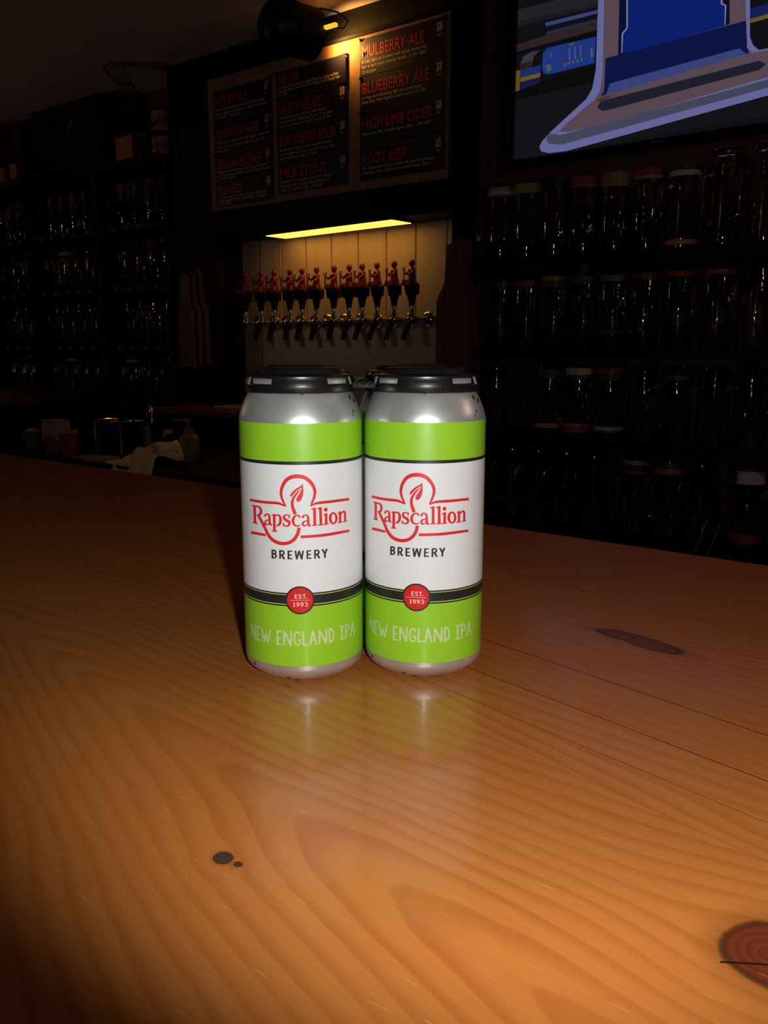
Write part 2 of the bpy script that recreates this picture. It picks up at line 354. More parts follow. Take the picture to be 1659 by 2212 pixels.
LABEL_DATA = (
'{"red":[[[-2688,9596,-2688,9126,-2687,8655],[-2472,9627,-2471,9159,-2470,8690]],[[-2803,9552,-2691,9550,-2583,9546,-2489,9543,-2414,9546,-2360,9551,-2319,9548,-2282,9535,-2251,9517'
',-2231,9495,-2216,9466,-2205,9426,-2198,9388,-2196,9354,-2198,9321,-2205,9291,-2217,9263,-2232,9236,-2244,9219,-2258,9207,-2288,9194,-2321,9181,-2347,9172,-2376,9166,-2410,9160],[-'
'2768,9635,-2656,9636,-2550,9635,-2463,9634,-2397,9636,-2337,9639,-2274,9636,-2212,9626,-2153,9607,-2101,9576,-2062,9532,-2034,9481,-2017,9430,-2010,9379,-2014,9327,-2028,9276,-2053'
',9227,-2089,9180,-2138,9137,-2200,9107,-2259,9092,-2309,9085,-2354,9082,-2391,9085,-2424,9087]],[[-2791,8633,-2395,8648],[-2764,8719,-2373,8732]],[[-2389,9103,-2362,9064,-2337,9026'
',-2302,8976,-2249,8905,-2187,8821,-2123,8730,-2059,8634,-1994,8532,-1933,8432,-1882,8335,-1833,8235,-1772,8136,-1697,8039,-1613,7945,-1517,7861,-1408,7795,-1293,7744,-1176,7705,-10'
'55,7679,-932,7666,-810,7665,-688,7677,-567,7701,-450,7742,-341,7800,-241,7872,-152,7957,-76,8053,-13,8159,38,8269,73,8383,95,8494,117,8601],[-2268,9172,-2227,9142,-2186,9110,-2138,'
'9062,-2081,8991,-2020,8906,-1957,8814,-1893,8718,-1827,8615,-1765,8513,-1709,8415,-1659,8322,-1602,8237,-1533,8152,-1458,8072,-1379,8007,-1294,7956,-1201,7916,-1104,7885,-1006,7863'
',-904,7851,-804,7850,-705,7860,-606,7880,-517,7911,-433,7956,-353,8014,-283,8080,-223,8157,-172,8244,-129,8335,-98,8428,-75,8530,-51,8637]],[[-1853,9106,-1830,9138,-1809,9166,-1791'
',9184,-1771,9198,-1748,9212,-1724,9219,-1698,9220,-1672,9215,-1657,9206,-1649,9192,-1642,9169,-1637,9140,-1634,9106,-1633,9063,-1633,9011,-1634,8942,-1636,8862,-1631,8791,-1614,873'
'8,-1586,8697,-1542,8667,-1485,8663,-1444,8678,-1413,8692],[-1913,9121,-1901,9155,-1887,9193,-1861,9231,-1821,9261,-1777,9280,-1732,9293,-1685,9298,-1637,9296,-1591,9282,-1553,9255,'
'-1526,9221,-1505,9180,-1494,9134,-1489,9084,-1486,9028,-1484,8958,-1484,8882,-1480,8823,-1475,8790,-1470,8770,-1472,8761,-1475,8756,-1453,8753,-1420,8751]],[[-1750,9165,-1756,9142,'
'-1772,9121,-1797,9105,-1825,9098,-1853,9100,-1877,9110,-1892,9128,-1897,9151,-1891,9175,-1874,9196,-1849,9211,-1821,9219,-1793,9217,-1770,9206,-1755,9188]],[[-1608,8993,-1652,8984,'
'-1698,8975,-1747,8959,-1792,8937,-1834,8909,-1870,8874,-1896,8833,-1910,8789,-1910,8745,-1892,8706,-1862,8674,-1822,8652,-1774,8645,-1726,8650,-1679,8665,-1639,8692,-1607,8722,-157'
'7,8750],[-1595,8933,-1637,8919,-1678,8905,-1709,8890,-1735,8872,-1757,8851,-1770,8833,-1778,8814,-1781,8793,-1780,8779,-1775,8766,-1765,8751,-1755,8741,-1744,8735,-1726,8730,-1706,'
'8729,-1682,8740,-1651,8762,-1617,8787]],[[-1358,9264,-1364,8827,-1369,8387],[-1200,9277,-1205,8840,-1210,8401]],[[-1429,9181,-1210,9237],[-1443,9249,-1224,9305]],[[-1439,8349,-1132'
',8363],[-1434,8417,-1128,8431]],[[-1200,9166,-1161,9189,-1126,9209,-1101,9216,-1077,9211,-1052,9198,-1036,9180,-1024,9151,-1015,9108,-1008,9062,-1006,9017,-1008,8971,-1013,8928,-10'
'23,8887,-1037,8844,-1051,8811,-1067,8786,-1088,8763,-1109,8744,-1124,8733,-1145,8726,-1172,8717],[-1238,9224,-1200,9249,-1157,9276,-1107,9294,-1052,9296,-999,9284,-950,9254,-913,92'
'07,-886,9153,-867,9096,-856,9037,-853,8975,-859,8913,-877,8851,-904,8793,-939,8742,-982,8701,-1027,8674,-1071,8657,-1112,8649,-1145,8652,-1171,8655]],[[-471,9295,-510,9101],[-409,9'
'284,-448,9091]],[[-808,8858,-822,8667],[-740,8857,-753,8666]],[[-432,9223,-454,9246,-478,9272,-511,9294,-550,9306,-593,9311,-636,9309,-681,9300,-728,9282,-772,9250,-801,9203,-815,9'
'150,-812,9093,-789,9041,-755,8998,-714,8961,-666,8933,-621,8913,-589,8897,-565,8880,-546,8865,-539,8858,-535,8843,-534,8818,-537,8797,-545,8775,-564,8750,-585,8731,-609,8724,-638,8'
'724,-664,8729,-686,8738,-709,8757,-736,8777],[-479,9180,-500,9204,-519,9226,-538,9239,-564,9246,-595,9246,-624,9240,-652,9226,-677,9206,-687,9190,-691,9173,-692,9151,-688,9135,-676'
',9119,-654,9098,-629,9079,-598,9065,-555,9049,-508,9027,-468,8998,-431,8963,-403,8911,-396,8852,-405,8795,-428,8743,-466,8701,-512,8672,-559,8652,-606,8645,-652,8648,-694,8659,-729'
',8680,-756,8705,-780,8728]],[[111,9226,79,9250,45,9276,3,9295,-44,9302,-94,9299,-145,9284,-198,9256,-250,9217,-295,9167,-327,9107,-348,9042,-356,8974,-350,8907,-331,8842,-304,8786,'
'-267,8739,-223,8704,-177,8679,-129,8663,-79,8656,-27,8662,27,8683,77,8712,126,8740],[83,9181,48,9201,16,9218,-12,9226,-43,9226,-76,9219,-105,9203,-135,9175,-164,9138,-184,9101,-197'
',9063,-206,9019,-209,8977,-207,8934,-199,8889,-188,8850,-174,8817,-153,8788,-129,8764,-102,8747,-72,8737,-39,8735,3,8744,52,8765,104,8787]],[[121,9200,116,9176,102,9155,82,9142,58,'
'9137,35,9142,15,9156,2,9177,-2,9201,3,9225,17,9245,37,9259,61,9264,84,9258,104,9245,117,9224]],[[211,9112,230,9143,248,9172,266,9192,287,9210,314,9227,339,9236,366,9236,393,9229,41'
'2,9216,422,9197,429,9172,434,9143,437,9107,438,9058,438,9000,437,8930,435,8851,440,8779,459,8723,492,8681,543,8656,593,8663,627,8685,655,8705],[164,9134,175,9169,187,9208,209,9246,'
'244,9275,284,9296,326,9309,370,9312,416,9305,459,9288,498,9260,530,9222,554,9173,566,9118,570,9060,573,8999,574,8926,575,8851,577,8797,580,8771,578,8761,569,8758,570,8752,597,8755,'
'631,8761]],[[310,9168,305,9142,290,9121,269,9107,244,9103,219,9108,198,9123,184,9145,180,9171,185,9196,200,9217,221,9231,246,9236,271,9230,292,9215,306,9193]],[[447,9010,408,9000,3'
'68,8989,329,8977,289,8963,248,8946,208,8919,181,8879,167,8835,165,8791,177,8749,199,8711,230,8682,268,8665,309,8661,352,8671,391,8697,427,8729,461,8761],[466,8951,429,8936,393,8920'
',359,8903,325,8884,297,8865,282,8850,277,8836,274,8818,274,8803,276,8788,282,8771,288,8758,297,8750,311,8743,328,8741,355,8752,391,8777,428,8803]],[[759,9640,763,9182,767,8721],[90'
'6,9636,910,9177,915,8716]],[[674,9526,911,9581],[657,9591,894,9646]],[[698,8672,966,8688],[692,8736,960,8752]],[[1074,9648,1083,9183,1092,8717],[1222,9642,1231,9177,1241,8710]],[[9'
'91,9524,1226,9581],[971,9588,1206,9646]],[[1016,8676,1289,8686],[1009,8739,1282,8750]],[[1385,9306,1382,9019,1380,8731],[1532,9293,1530,9006,1527,8718]],[[1313,9180,1539,9238],[129'
'0,9245,1515,9303]],[[1309,8674,1602,8692],[1299,8738,1591,8756]],[[1548,9482,1539,9443,1515,9410,1479,9391,1438,9386,1397,9398,1363,9424,1341,9460,1334,9501,1342,9541,1366,9573,140'
'0,9593,1441,9598,1482,9586,1517,9560,1540,9524]],[[2139,8959,2131,8888,2109,8822,2075,8765,2030,8719,1977,8687,1919,8670,1859,8669,1800,8684,1745,8714,1696,8758,1656,8813,1626,8878'
',1608,8948,1603,9020,1610,9091,1630,9158,1661,9216,1703,9263,1753,9296,1809,9314,1868,9316,1928,9301,1985,9270,2037,9226,2080,9169,2113,9104,2133,9032,2139,8959],[1985,8978,1981,89'
'26,1972,8878,1958,8835,1940,8800,1919,8774,1895,8760,1871,8757,1846,8765,1824,8785,1803,8816,1787,8855,1775,8901,1767,8951,1765,9003,1769,9055,1777,9104,1791,9147,1808,9182,1829,92'
'08,1852,9223,1877,9226,1901,9217,1924,9197,1945,9167,1962,9128,1975,9082,1983,9031,1985,8978]],[[2220,9311,2222,9018,2224,8724],[2377,9292,2380,8998,2382,8704]],[[2170,9189,2383,92'
'44],[2137,9251,2348,9306]],[[2155,8681,2448,8689],[2140,8746,2432,8754]],[[2410,9131,2444,9164,2476,9195,2506,9214,2536,9221,2558,9221,2552,9219,2548,9217,2558,9197,2567,9168,2570,'
'9133,2568,9084,2568,9017,2572,8929,2577,8827,2582,8726],[2342,9173,2370,9209,2399,9247,2434,9280,2478,9304,2532,9318,2605,9309,2667,9269,2705,9221,2729,9168,2737,9113,2735,9059,273'
'3,8994,2735,8908,2736,8807,2737,8706]],[[2523,8678,2801,8696],[2499,8744,2774,8762]],[[-604,9743,-626,9794,-647,9845,-668,9896,-690,9950,-714,10007,-739,10066,-761,10125,-778,10185'
',-789,10247,-797,10311,-799,10376,-794,10442,-783,10512,-766,10585,-742,10657,-712,10729,-672,10805,-625,10883,-574,10954,-522,11012,-467,11057,-407,11095,-343,11126,-277,11151,-20'
'9,11169,-137,11179,-61,11184,14,11184,89,11179,163,11169,234,11153,300,11129,363,11097,425,11056,486,11007,543,10953,598,10892,652,10822,700,10749,737,10681,763,10619,779,10558,790'
',10497,795,10435,794,10372,785,10306,773,10239,758,10178,742,10125,723,10077,701,10028,680,9975,662,9920,644,9864,626,9808,609,9752],[-668,9708,-698,9755,-727,9801,-758,9849,-787,9'
'900,-818,9955,-849,10014,-879,10078,-904,10146,-922,10215,-937,10288,-946,10364,-946,10444,-939,10526,-924,10612,-901,10699,-869,10787,-829,10877,-779,10969,-721,11059,-655,11139,-'
'581,11206,-503,11261,-421,11305,-336,11340,-248,11366,-156,11383,-65,11390,24,11390,112,11384,202,11370,293,11346,380,11312,463,11266,540,11210,612,11148,678,11079,740,11002,798,10'
'918,849,10831,889,10746,919,10664,937,10584,947,10507,949,10430,942,10351,927,10273,907,10201,885,10134,861,10074,835,10021,808,9974,782,9927,756,9877,728,9826,700,9775,673,9724]],'
'[[-3004,9790,-2737,9795,-2499,9793,-2277,9792,-2072,9792,-1879,9794,-1684,9796,-1471,9801,-1260,9806,-1097,9805,-1008,9796,-955,9784,-893,9767,-811,9744,-726,9718,-640,9690],[-2950'
',9931,-2688,9939,-2455,9942,-2241,9943,-2043,9943,-1854,9944,-1666,9945,-1457,9948,-1245,9951,-1075,9945,-970,9929,-903,9907,-841,9878,-764,9839,-687,9793,-611,9748]],[[655,9703,71'
'5,9726,774,9750,832,9770,889,9786,937,9795,978,9799,1035,9802,1127,9806,1263,9810,1434,9811,1632,9811,1847,9812,2086,9814,2357,9815,2660,9810,2992,9797],[626,9759,679,9794,733,9829'
',789,9864,850,9892,903,9912,953,9927,1016,9937,1111,9947,1249,9954,1421,9958,1617,9959,1828,9961,2063,9963,2332,9963,2632,9957,2961,9944]],[[253,10922,271,10776,282,10627,280,10468'
',263,10315,221,10181,166,10073,106,10001,44,9963,-12,9963,-58,9988,-82,10026,-90,10075,-86,10119,-61,10179,5,10280,80,10394,134,10497,179,10611,218,10761]],[[246,10905,214,10852,16'
'2,10795,49,10731,-79,10659,-183,10575,-271,10492,-333,10417,-374,10352,-391,10301,-390,10264,-373,10238,-345,10230,-315,10249,-275,10290,-219,10360,-152,10440,-67,10518,15,10585,76'
',10628,126,10657,168,10669,201,10698,226,10791]],[[143,10612,81,10575,17,10537,-46,10488,-109,10423,-169,10350,-220,10281,-264,10222,-303,10162,-334,10095,-357,10020,-371,9941,-377'
',9862,-374,9783,-362,9706,-348,9634,-331,9567,-312,9506,-294,9450,-277,9394,-259,9338,-242,9282],[160,10591,111,10536,64,10483,18,10426,-31,10360,-81,10286,-125,10216,-159,10157,-1'
'85,10105,-204,10053,-217,9994,-224,9931,-225,9868,-220,9805,-208,9740,-194,9677,-176,9622,-153,9569,-131,9512,-110,9455,-91,9399,-72,9343]],[[-2984,8033,-2646,8051,-2351,8058,-2083'
',8059,-1834,8054],[-2927,8192,-2596,8209,-2305,8213,-2042,8202,-1799,8184]],[[98,8046,247,8052,395,8056,546,8060,706,8064,877,8067,1057,8069,1245,8071,1435,8075,1634,8082,1842,8091'
',2051,8099,2253,8103,2441,8104,2621,8102,2803,8099,3003,8091],[93,8202,242,8206,390,8208,540,8210,697,8213,866,8217,1045,8222,1229,8227,1415,8232,1608,8240,1813,8248,2020,8254,2222'
',8256,2408,8255,2586,8251,2766,8244,2964,8234]]],"dark":[[[-1499,7383,-1501,6907],[-1391,7396,-1393,6920]],[[-1461,7311,-1403,7315,-1349,7318,-1318,7315,-1308,7304,-1302,7287,-1301'
',7273,-1303,7259,-1312,7239,-1323,7224,-1348,7214,-1393,7206,-1443,7197],[-1459,7386,-1400,7393,-1339,7399,-1279,7394,-1232,7367,-1205,7326,-1197,7281,-1209,7234,-1238,7190,-1282,7'
'154,-1337,7137,-1391,7131,-1441,7126]],[[-1437,7127,-1380,7124,-1328,7120,-1300,7112,-1292,7099,-1287,7077,-1288,7058,-1291,7042,-1299,7025,-1314,7011,-1350,7000,-1409,6992,-1472,6'
'983],[-1424,7199,-1367,7199,-1307,7200,-1249,7187,-1207,7150,-1188,7105,-1185,7058,-1199,7013,-1231,6970,-1281,6936,-1343,6920,-1409,6914,-1472,6907]],[[-1052,7395,-1053,6925],[-95'
'2,7404,-952,6934]],[[-1021,7317,-960,7320,-904,7323,-871,7317,-856,7301,-846,7274,-844,7255,-849,7238,-865,7212,-883,7193,-905,7183,-941,7178,-983,7171],[-1020,7392,-959,7398,-895,'
'7404,-832,7395,-784,7358,-755,7310,-746,7254,-764,7200,-799,7156,-843,7122,-893,7106,-939,7103,-981,7100]],[[-951,7116,-817,6900],[-862,7173,-729,6956]],[[-600,7393,-600,6924],[-50'
'5,7398,-505,6929]],[[-585,7320,-352,7326],[-584,7391,-351,7396]],[[-559,7125,-373,7130],[-557,7196,-371,7200]],[[-585,6930,-347,6930],[-581,7001,-344,7001]],[[-234,7388,-168,6926],'
'[-142,7404,-76,6942]],[[-77,6921,53,7379],[-167,6946,-37,7405]],[[-37,7378,86,6919],[53,7405,175,6944]],[[176,6923,257,7388],[85,6940,166,7405]],[[383,7408,377,6939],[476,7405,471,'
'6935]],[[412,7334,626,7337],[410,7405,623,7408]],[[429,7142,612,7141],[427,7213,610,7212]],[[406,6938,640,6941],[403,7009,637,7012]],[[779,7409,775,6937],[874,7403,870,6931]],[[803'
',7333,864,7335,922,7336,957,7330,971,7314,982,7289,984,7272,979,7255,961,7228,940,7208,919,7200,884,7197,844,7194],[795,7408,856,7412,921,7417,985,7406,1038,7368,1070,7316,1081,725'
'8,1062,7205,1026,7163,983,7133,935,7121,890,7122,850,7122]],[[893,7142,1020,6914],[980,7186,1107,6958]],[[1170,7390,1313,7127],[1256,7430,1401,7166]],[[1423,7427,1310,7169],[1518,7'
'382,1403,7124]],[[1307,7187,1304,6942],[1408,7177,1404,6931]]],"pale":[[[-3279,3011,-3285,2609,-3292,2205],[-3180,3039,-3186,2637,-3191,2235]],[[-3289,2971,-3071,2588,-2875,2197],['
'-3159,3024,-2955,2635,-2770,2241]],[[-2884,3019,-2888,2620,-2892,2219],[-2794,3042,-2798,2644,-2802,2244]],[[-2711,3004,-2722,2609,-2733,2213],[-2605,3030,-2615,2636,-2626,2240]],['
'[-2711,2950,-2569,2948,-2435,2942],[-2665,3032,-2526,3028,-2394,3021]],[[-2690,2524,-2577,2535,-2469,2544],[-2666,2593,-2554,2604,-2447,2612]],[[-2729,2203,-2573,2207,-2426,2208],['
'-2687,2286,-2533,2288,-2389,2288]],[[-2353,2992,-2261,2598,-2171,2202],[-2241,3031,-2152,2636,-2066,2239]],[[-2073,2232,-2011,2475,-1951,2716],[-2173,2226,-2109,2470,-2047,2712]],['
'[-2047,2695,-1977,2455,-1909,2214],[-1951,2732,-1883,2492,-1816,2250]],[[-1823,2232,-1731,2627,-1642,3019],[-1920,2229,-1826,2626,-1735,3019]],[[-1323,3010,-1326,2606,-1329,2201],['
'-1212,3024,-1214,2621,-1217,2217]],[[-1305,2933,-1165,2931,-1027,2926],[-1290,3020,-1150,3017,-1013,3012]],[[-1272,2534,-1164,2541,-1058,2547],[-1266,2613,-1158,2620,-1051,2626]],['
'[-1302,2193,-1159,2200,-1019,2206],[-1293,2283,-1150,2291,-1011,2296]],[[-929,3017,-937,2622,-944,2225],[-826,3026,-834,2631,-841,2234]],[[-935,2974,-744,2584,-556,2190],[-833,3031'
',-644,2640,-457,2244]],[[-545,3023,-554,2629,-562,2233],[-451,3027,-460,2633,-468,2237]],[[-175,2502,-80,2512,15,2520],[-180,2580,-85,2590,9,2598]],[[2,2826,-14,2872,-30,2920,-56,2'
'966,-91,2999,-134,3020,-183,3023,-233,3006,-282,2974,-324,2925,-349,2861,-364,2790,-373,2718,-379,2642,-380,2561,-374,2485,-362,2417,-344,2354,-317,2299,-278,2255,-230,2223,-174,22'
'10,-118,2226,-69,2259,-30,2301,-7,2353,4,2406,10,2453,13,2495,13,2533,12,2570],[-81,2794,-97,2839,-111,2881,-125,2907,-141,2922,-158,2930,-173,2931,-197,2923,-226,2905,-248,2879,-2'
'64,2837,-276,2778,-285,2713,-290,2642,-290,2567,-286,2500,-275,2442,-261,2391,-243,2353,-219,2327,-193,2309,-174,2303,-154,2310,-125,2330,-103,2354,-91,2381,-83,2421,-78,2462,-75,2'
'497,-76,2531,-76,2568]],[[78,3034,77,2635,75,2235],[185,3033,184,2634,182,2234]],[[92,2224,243,2232,395,2238],[86,2317,238,2325,389,2331]],[[594,3053,512,2646,431,2238],[696,3025,6'
'14,2619,532,2211]],[[589,3023,684,2616,779,2207],[690,3043,786,2635,882,2224]],[[536,2476,652,2474,768,2471],[533,2552,649,2551,765,2547]],[[940,3045,936,2640,932,2233],[1047,3034,'
'1043,2628,1039,2221]],[[942,3005,1125,2615,1313,2218],[1041,3046,1227,2653,1417,2254]],[[1329,3047,1323,2654,1318,2260],[1432,3032,1427,2638,1422,2243]],[[1504,3040,1509,2636,1514,'
'2231],[1606,3025,1612,2621,1617,2215]],[[2283,3042,2288,2658,2294,2273],[2405,3016,2410,2632,2416,2245]],[[2200,2979,2352,2976,2510,2969],[2179,3059,2330,3056,2487,3050]],[[2203,22'
'43,2359,2237,2522,2227],[2182,2323,2337,2318,2500,2309]],[[2577,3046,2572,2658,2568,2268],[2682,3020,2677,2631,2673,2241]],[[3134,3091,3046,2691,2961,2291],[3243,3052,3151,2654,306'
'3,2254]],[[3137,3081,3223,2684,3314,2284],[3239,3062,3330,2663,3426,2259]],[[3105,2528,3216,2521,3333,2511],[3075,2586,3185,2580,3300,2572]],[[1535,2969,1579,2967,1615,2966,1638,29'
'57,1669,2927,1705,2878,1733,2823,1750,2759,1759,2685,1760,2612,1753,2540,1738,2470,1717,2414,1691,2376,1658,2349,1624,2329,1594,2318,1559,2314,1520,2308],[1524,3063,1568,3061,1622,'
'3058,1686,3031,1742,2979,1791,2913,1829,2839,1851,2758,1862,2673,1863,2590,1855,2509,1837,2429,1811,2360,1773,2307,1727,2269,1681,2242,1633,2225,1588,2219,1548,2214]],[[2618,2987,2'
'676,2989,2728,2991,2752,2986,2775,2965,2802,2924,2816,2880,2814,2828,2796,2771,2768,2728,2728,2705,2671,2690,2611,2672],[2585,3060,2643,3062,2710,3064,2789,3042,2854,2988,2896,2925'
',2918,2860,2915,2793,2893,2726,2854,2670,2795,2637,2727,2619,2666,2602]]],"white":[[[-264,5043,-269,4818],[-222,5043,-226,4818]],[[-261,5012,-120,5018],[-261,5044,-120,5050]],[[-25'
'1,4915,-146,4919],[-251,4947,-146,4950]],[[-265,4818,-124,4819],[-264,4850,-124,4851]],[[90,5006,74,5020,57,5034,35,5044,9,5046,-18,5043,-41,5034,-58,5017,-69,4995,-66,4969,-48,494'
'9,-25,4933,-2,4919,22,4906,45,4895,56,4886,58,4879,56,4868,51,4860,40,4851,22,4844,5,4841,-11,4846,-33,4858,-55,4870],[69,4980,54,4993,40,5005,27,5011,10,5012,-11,5010,-25,5004,-32'
',4997,-37,4989,-37,4984,-28,4975,-8,4962,14,4948,37,4936,62,4924,83,4906,91,4881,87,4857,75,4836,55,4821,30,4811,3,4807,-24,4815,-48,4828,-71,4840]],[[142,5009,299,5013],[141,5043,'
'298,5047]],[[199,5026,199,4823],[241,5026,241,4822]],[[366,4842,358,4824,340,4817,322,4825,314,4845,322,4863,340,4870,358,4862]],[[-504,4710,-165,4721,169,4721,504,4711],[-504,4727'
',-165,4738,169,4738,504,4728]],[[-342,4555,-295,4590],[-358,4579,-310,4614]],[[-320,4610,-324,4391],[-277,4611,-282,4392]],[[-362,4382,-252,4386],[-362,4411,-252,4415]],[[-30,4543,'
'-37,4515,-55,4491,-81,4475,-111,4470,-142,4475,-167,4491,-184,4515,-190,4543,-183,4571,-165,4594,-139,4610,-108,4616,-78,4610,-53,4594,-36,4571,-30,4543],[-65,4543,-69,4528,-79,451'
'5,-93,4507,-111,4504,-128,4507,-142,4515,-151,4528,-154,4543,-151,4558,-141,4570,-126,4579,-109,4582,-92,4579,-78,4570,-68,4558,-65,4543]],[[-64,4542,-64,4518,-64,4496,-67,4477,-76'
',4459,-88,4441,-103,4429,-121,4422,-145,4419,-172,4416],[-32,4543,-31,4519,-31,4493,-36,4467,-48,4441,-65,4418,-87,4399,-114,4389,-142,4385,-168,4382]],[[184,4544,178,4516,160,4492'
',134,4477,104,4472,73,4479,48,4495,31,4519,26,4547,32,4575,50,4598,76,4614,106,4618,137,4612,162,4596,179,4572,184,4544],[149,4544,146,4530,136,4517,121,4509,104,4506,87,4510,73,45'
'19,64,4531,61,4546,64,4561,74,4574,89,4582,106,4584,123,4581,137,4572,146,4559,149,4544]],[[150,4544,151,4520,151,4498,148,4479,139,4461,127,4443,112,4431,94,4425,70,4423,44,4420],'
'[183,4544,183,4520,184,4494,179,4468,167,4443,150,4420,128,4401,101,4392,73,4389,47,4386]],[[271,4561,288,4572,304,4583,316,4587,332,4583,352,4575,362,4567,362,4562,360,4550,354,45'
'41,346,4536,329,4531,311,4526],[253,4590,270,4601,290,4614,314,4621,341,4616,368,4604,388,4586,395,4560,390,4536,378,4516,359,4504,338,4498,320,4493]],[[311,4493,335,4486,357,4480,'
'369,4473,374,4464,376,4452,373,4442,365,4432,350,4422,332,4416,311,4418,283,4424,254,4431],[320,4526,344,4519,369,4511,392,4497,405,4474,408,4449,402,4425,386,4406,364,4391,337,438'
'2,307,4384,276,4391,247,4398]]]}')
TV_DATA = (
'[[[14,14,18],[-15920,8200,-15920,13950,-6136,12183,-5795,8423]],[[17,18,22],[-15920,8200,-15911,10245,-12979,10421,-6131,10859,-5914,8446]],[[8,9,8],[-15920,10173,-15920,10545,-129'
'95,10744,-12987,10269]],[[34,31,37],[-15920,12673,-15920,13051,-13029,12995,-13010,12613]],[[26,24,29],[-15920,12497,-15920,12673,-13010,12613,-13004,12503]],[[52,64,112],[-14860,1'
'2419,-12999,12407,-12994,12297,-14821,12297]],[[34,38,70],[-14798,12136,-12986,12146,-12982,12063,-14793,12021]],[[44,32,34],[-15920,11940,-14455,12066,-12982,12063,-12969,11814,-1'
'4611,11757,-15920,11733]],[[10,10,14],[-15920,11733,-14611,11757,-12969,11814,-12958,11593,-14777,11619,-15920,11615]],[[54,52,68],[-15783,11259,-15649,11527,-15334,11627,-15035,11'
'598,-15257,11452,-15314,11085,-15743,11134]],[[38,28,30],[-15779,11141,-15767,11315,-15287,11313,-15314,11085]],[[28,42,104],[-15742,11105,-14965,11137,-14973,10878,-15733,10853]],'
'[[20,24,62],[-15729,10734,-14968,10761,-14979,10588,-15755,10457]],[[92,72,28],[-15920,11126,-15742,11120,-15756,10472,-15920,10458]],[[100,82,34],[-15733,10868,-14973,10893,-14968'
',10761,-15729,10734]],[[26,52,126],[-14743,11626,-13007,11617,-13016,10831,-14674,10781,-14850,10856,-14927,11043,-14893,11498]],[[42,50,90],[-14180,11559,-13404,11517,-13351,11089'
',-13576,11020,-14073,11014,-14253,11290]],[[26,52,126],[-14111,11503,-13467,11488,-13418,11130,-13612,11083,-14025,11062,-14186,11291]],[[88,88,80],[-14107,11021,-14040,11022,-1403'
'6,10951,-14103,10949]],[[88,88,80],[-13957,11035,-13890,11037,-13887,10966,-13954,10964]],[[88,88,80],[-13807,11035,-13741,11037,-13738,10966,-13804,10964]],[[88,88,80],[-13659,110'
'36,-13593,11037,-13590,10966,-13655,10965]],[[88,88,80],[-13512,11050,-13447,11052,-13443,10981,-13508,10979]],[[70,70,72],[-14666,11426,-14565,11463,-14526,11342,-14627,11304]],[['
'78,82,72],[-14790,11076,-14619,11102,-14543,10915,-14712,10860]],[[80,80,66],[-13964,11572,-13767,11603,-13764,11533,-13929,11523]],[[74,78,112],[-13959,11459,-13909,11463,-13875,1'
'1076,-13925,11072]],[[74,78,112],[-13761,11462,-13712,11466,-13677,11081,-13726,11076]],[[74,78,112],[-13564,11465,-13515,11469,-13481,11100,-13530,11095]],[[88,86,72],[-13184,1130'
'7,-13119,11308,-13077,11092,-13135,10965]],[[98,98,150],[-13044,13910,-12982,12688,-12957,10626,-13057,10057,-13255,9779,-14496,8960,-14834,8681,-14916,8514,-14840,8369,-14555,8272'
',-13866,8256,-5975,9117,-6290,12626]],[[64,68,88],[-14679,8749,-14550,8568,-14046,8485,-5993,9323,-6011,9516,-14145,8792,-14564,8910]],[[86,68,78],[-12839,13858,-12776,12641,-12709'
',10442,-12778,9925,-12944,9728,-14087,9017,-14167,8912,-13893,8858,-12661,8894,-6019,9613,-6076,10238,-7893,10197,-8202,10382,-8365,11649,-8451,12762]],[[28,29,44],[-12850,9460,-12'
'731,9637,-7872,9933,-7672,9809,-7852,9681,-12365,9327,-12683,9321]],[[70,46,46],[-12894,9692,-12578,9752,-12231,9736,-12762,9614]],[[12,19,66],[-12638,10898,-8309,11096,-8186,10180'
',-8934,10171,-12549,9817,-12753,9767,-12634,9929]],[[54,64,118],[-12439,10117,-8448,10380,-8335,10258,-8226,10187,-12564,9791]],[[10,13,42],[-12326,13730,-12259,12525,-12215,10873,'
'-11832,10881,-11990,13646]],[[9,30,104],[-12081,13669,-11967,11661,-12113,11529,-12109,10907,-8935,11079,-8949,11631,-9060,11706,-9151,12937]],[[120,122,160],[-12096,13673,-12050,1'
'3661,-11936,11641,-12081,11509,-12081,10956,-12112,10962,-12128,11533,-11983,11664]],[[10,13,42],[-9111,12927,-8924,12880,-8791,11099,-8935,11079,-8936,11628,-9020,11697]],[[120,12'
'2,160],[-9178,12943,-9137,12933,-9048,11715,-8923,11638,-8910,11099,-8937,11105,-8962,11621,-9086,11699]],[[86,68,78],[-8924,12880,-8516,12778,-8400,11103,-8790,11086]],[[98,98,150'
'],[-8516,12778,-8334,12733,-8190,10553,-8029,10298,-6076,10238,-6067,10143,-8084,10185,-8238,10339]],[[14,14,18],[-8334,12733,-6290,12626,-6076,10238,-7895,10222,-8074,10381,-8183,'
'10626]],[[20,30,84],[-8217,11396,-6185,11452,-6166,11239,-8207,11099]],[[100,82,34],[-8208,11112,-6166,11239,-6155,11121,-8199,10999]]]')

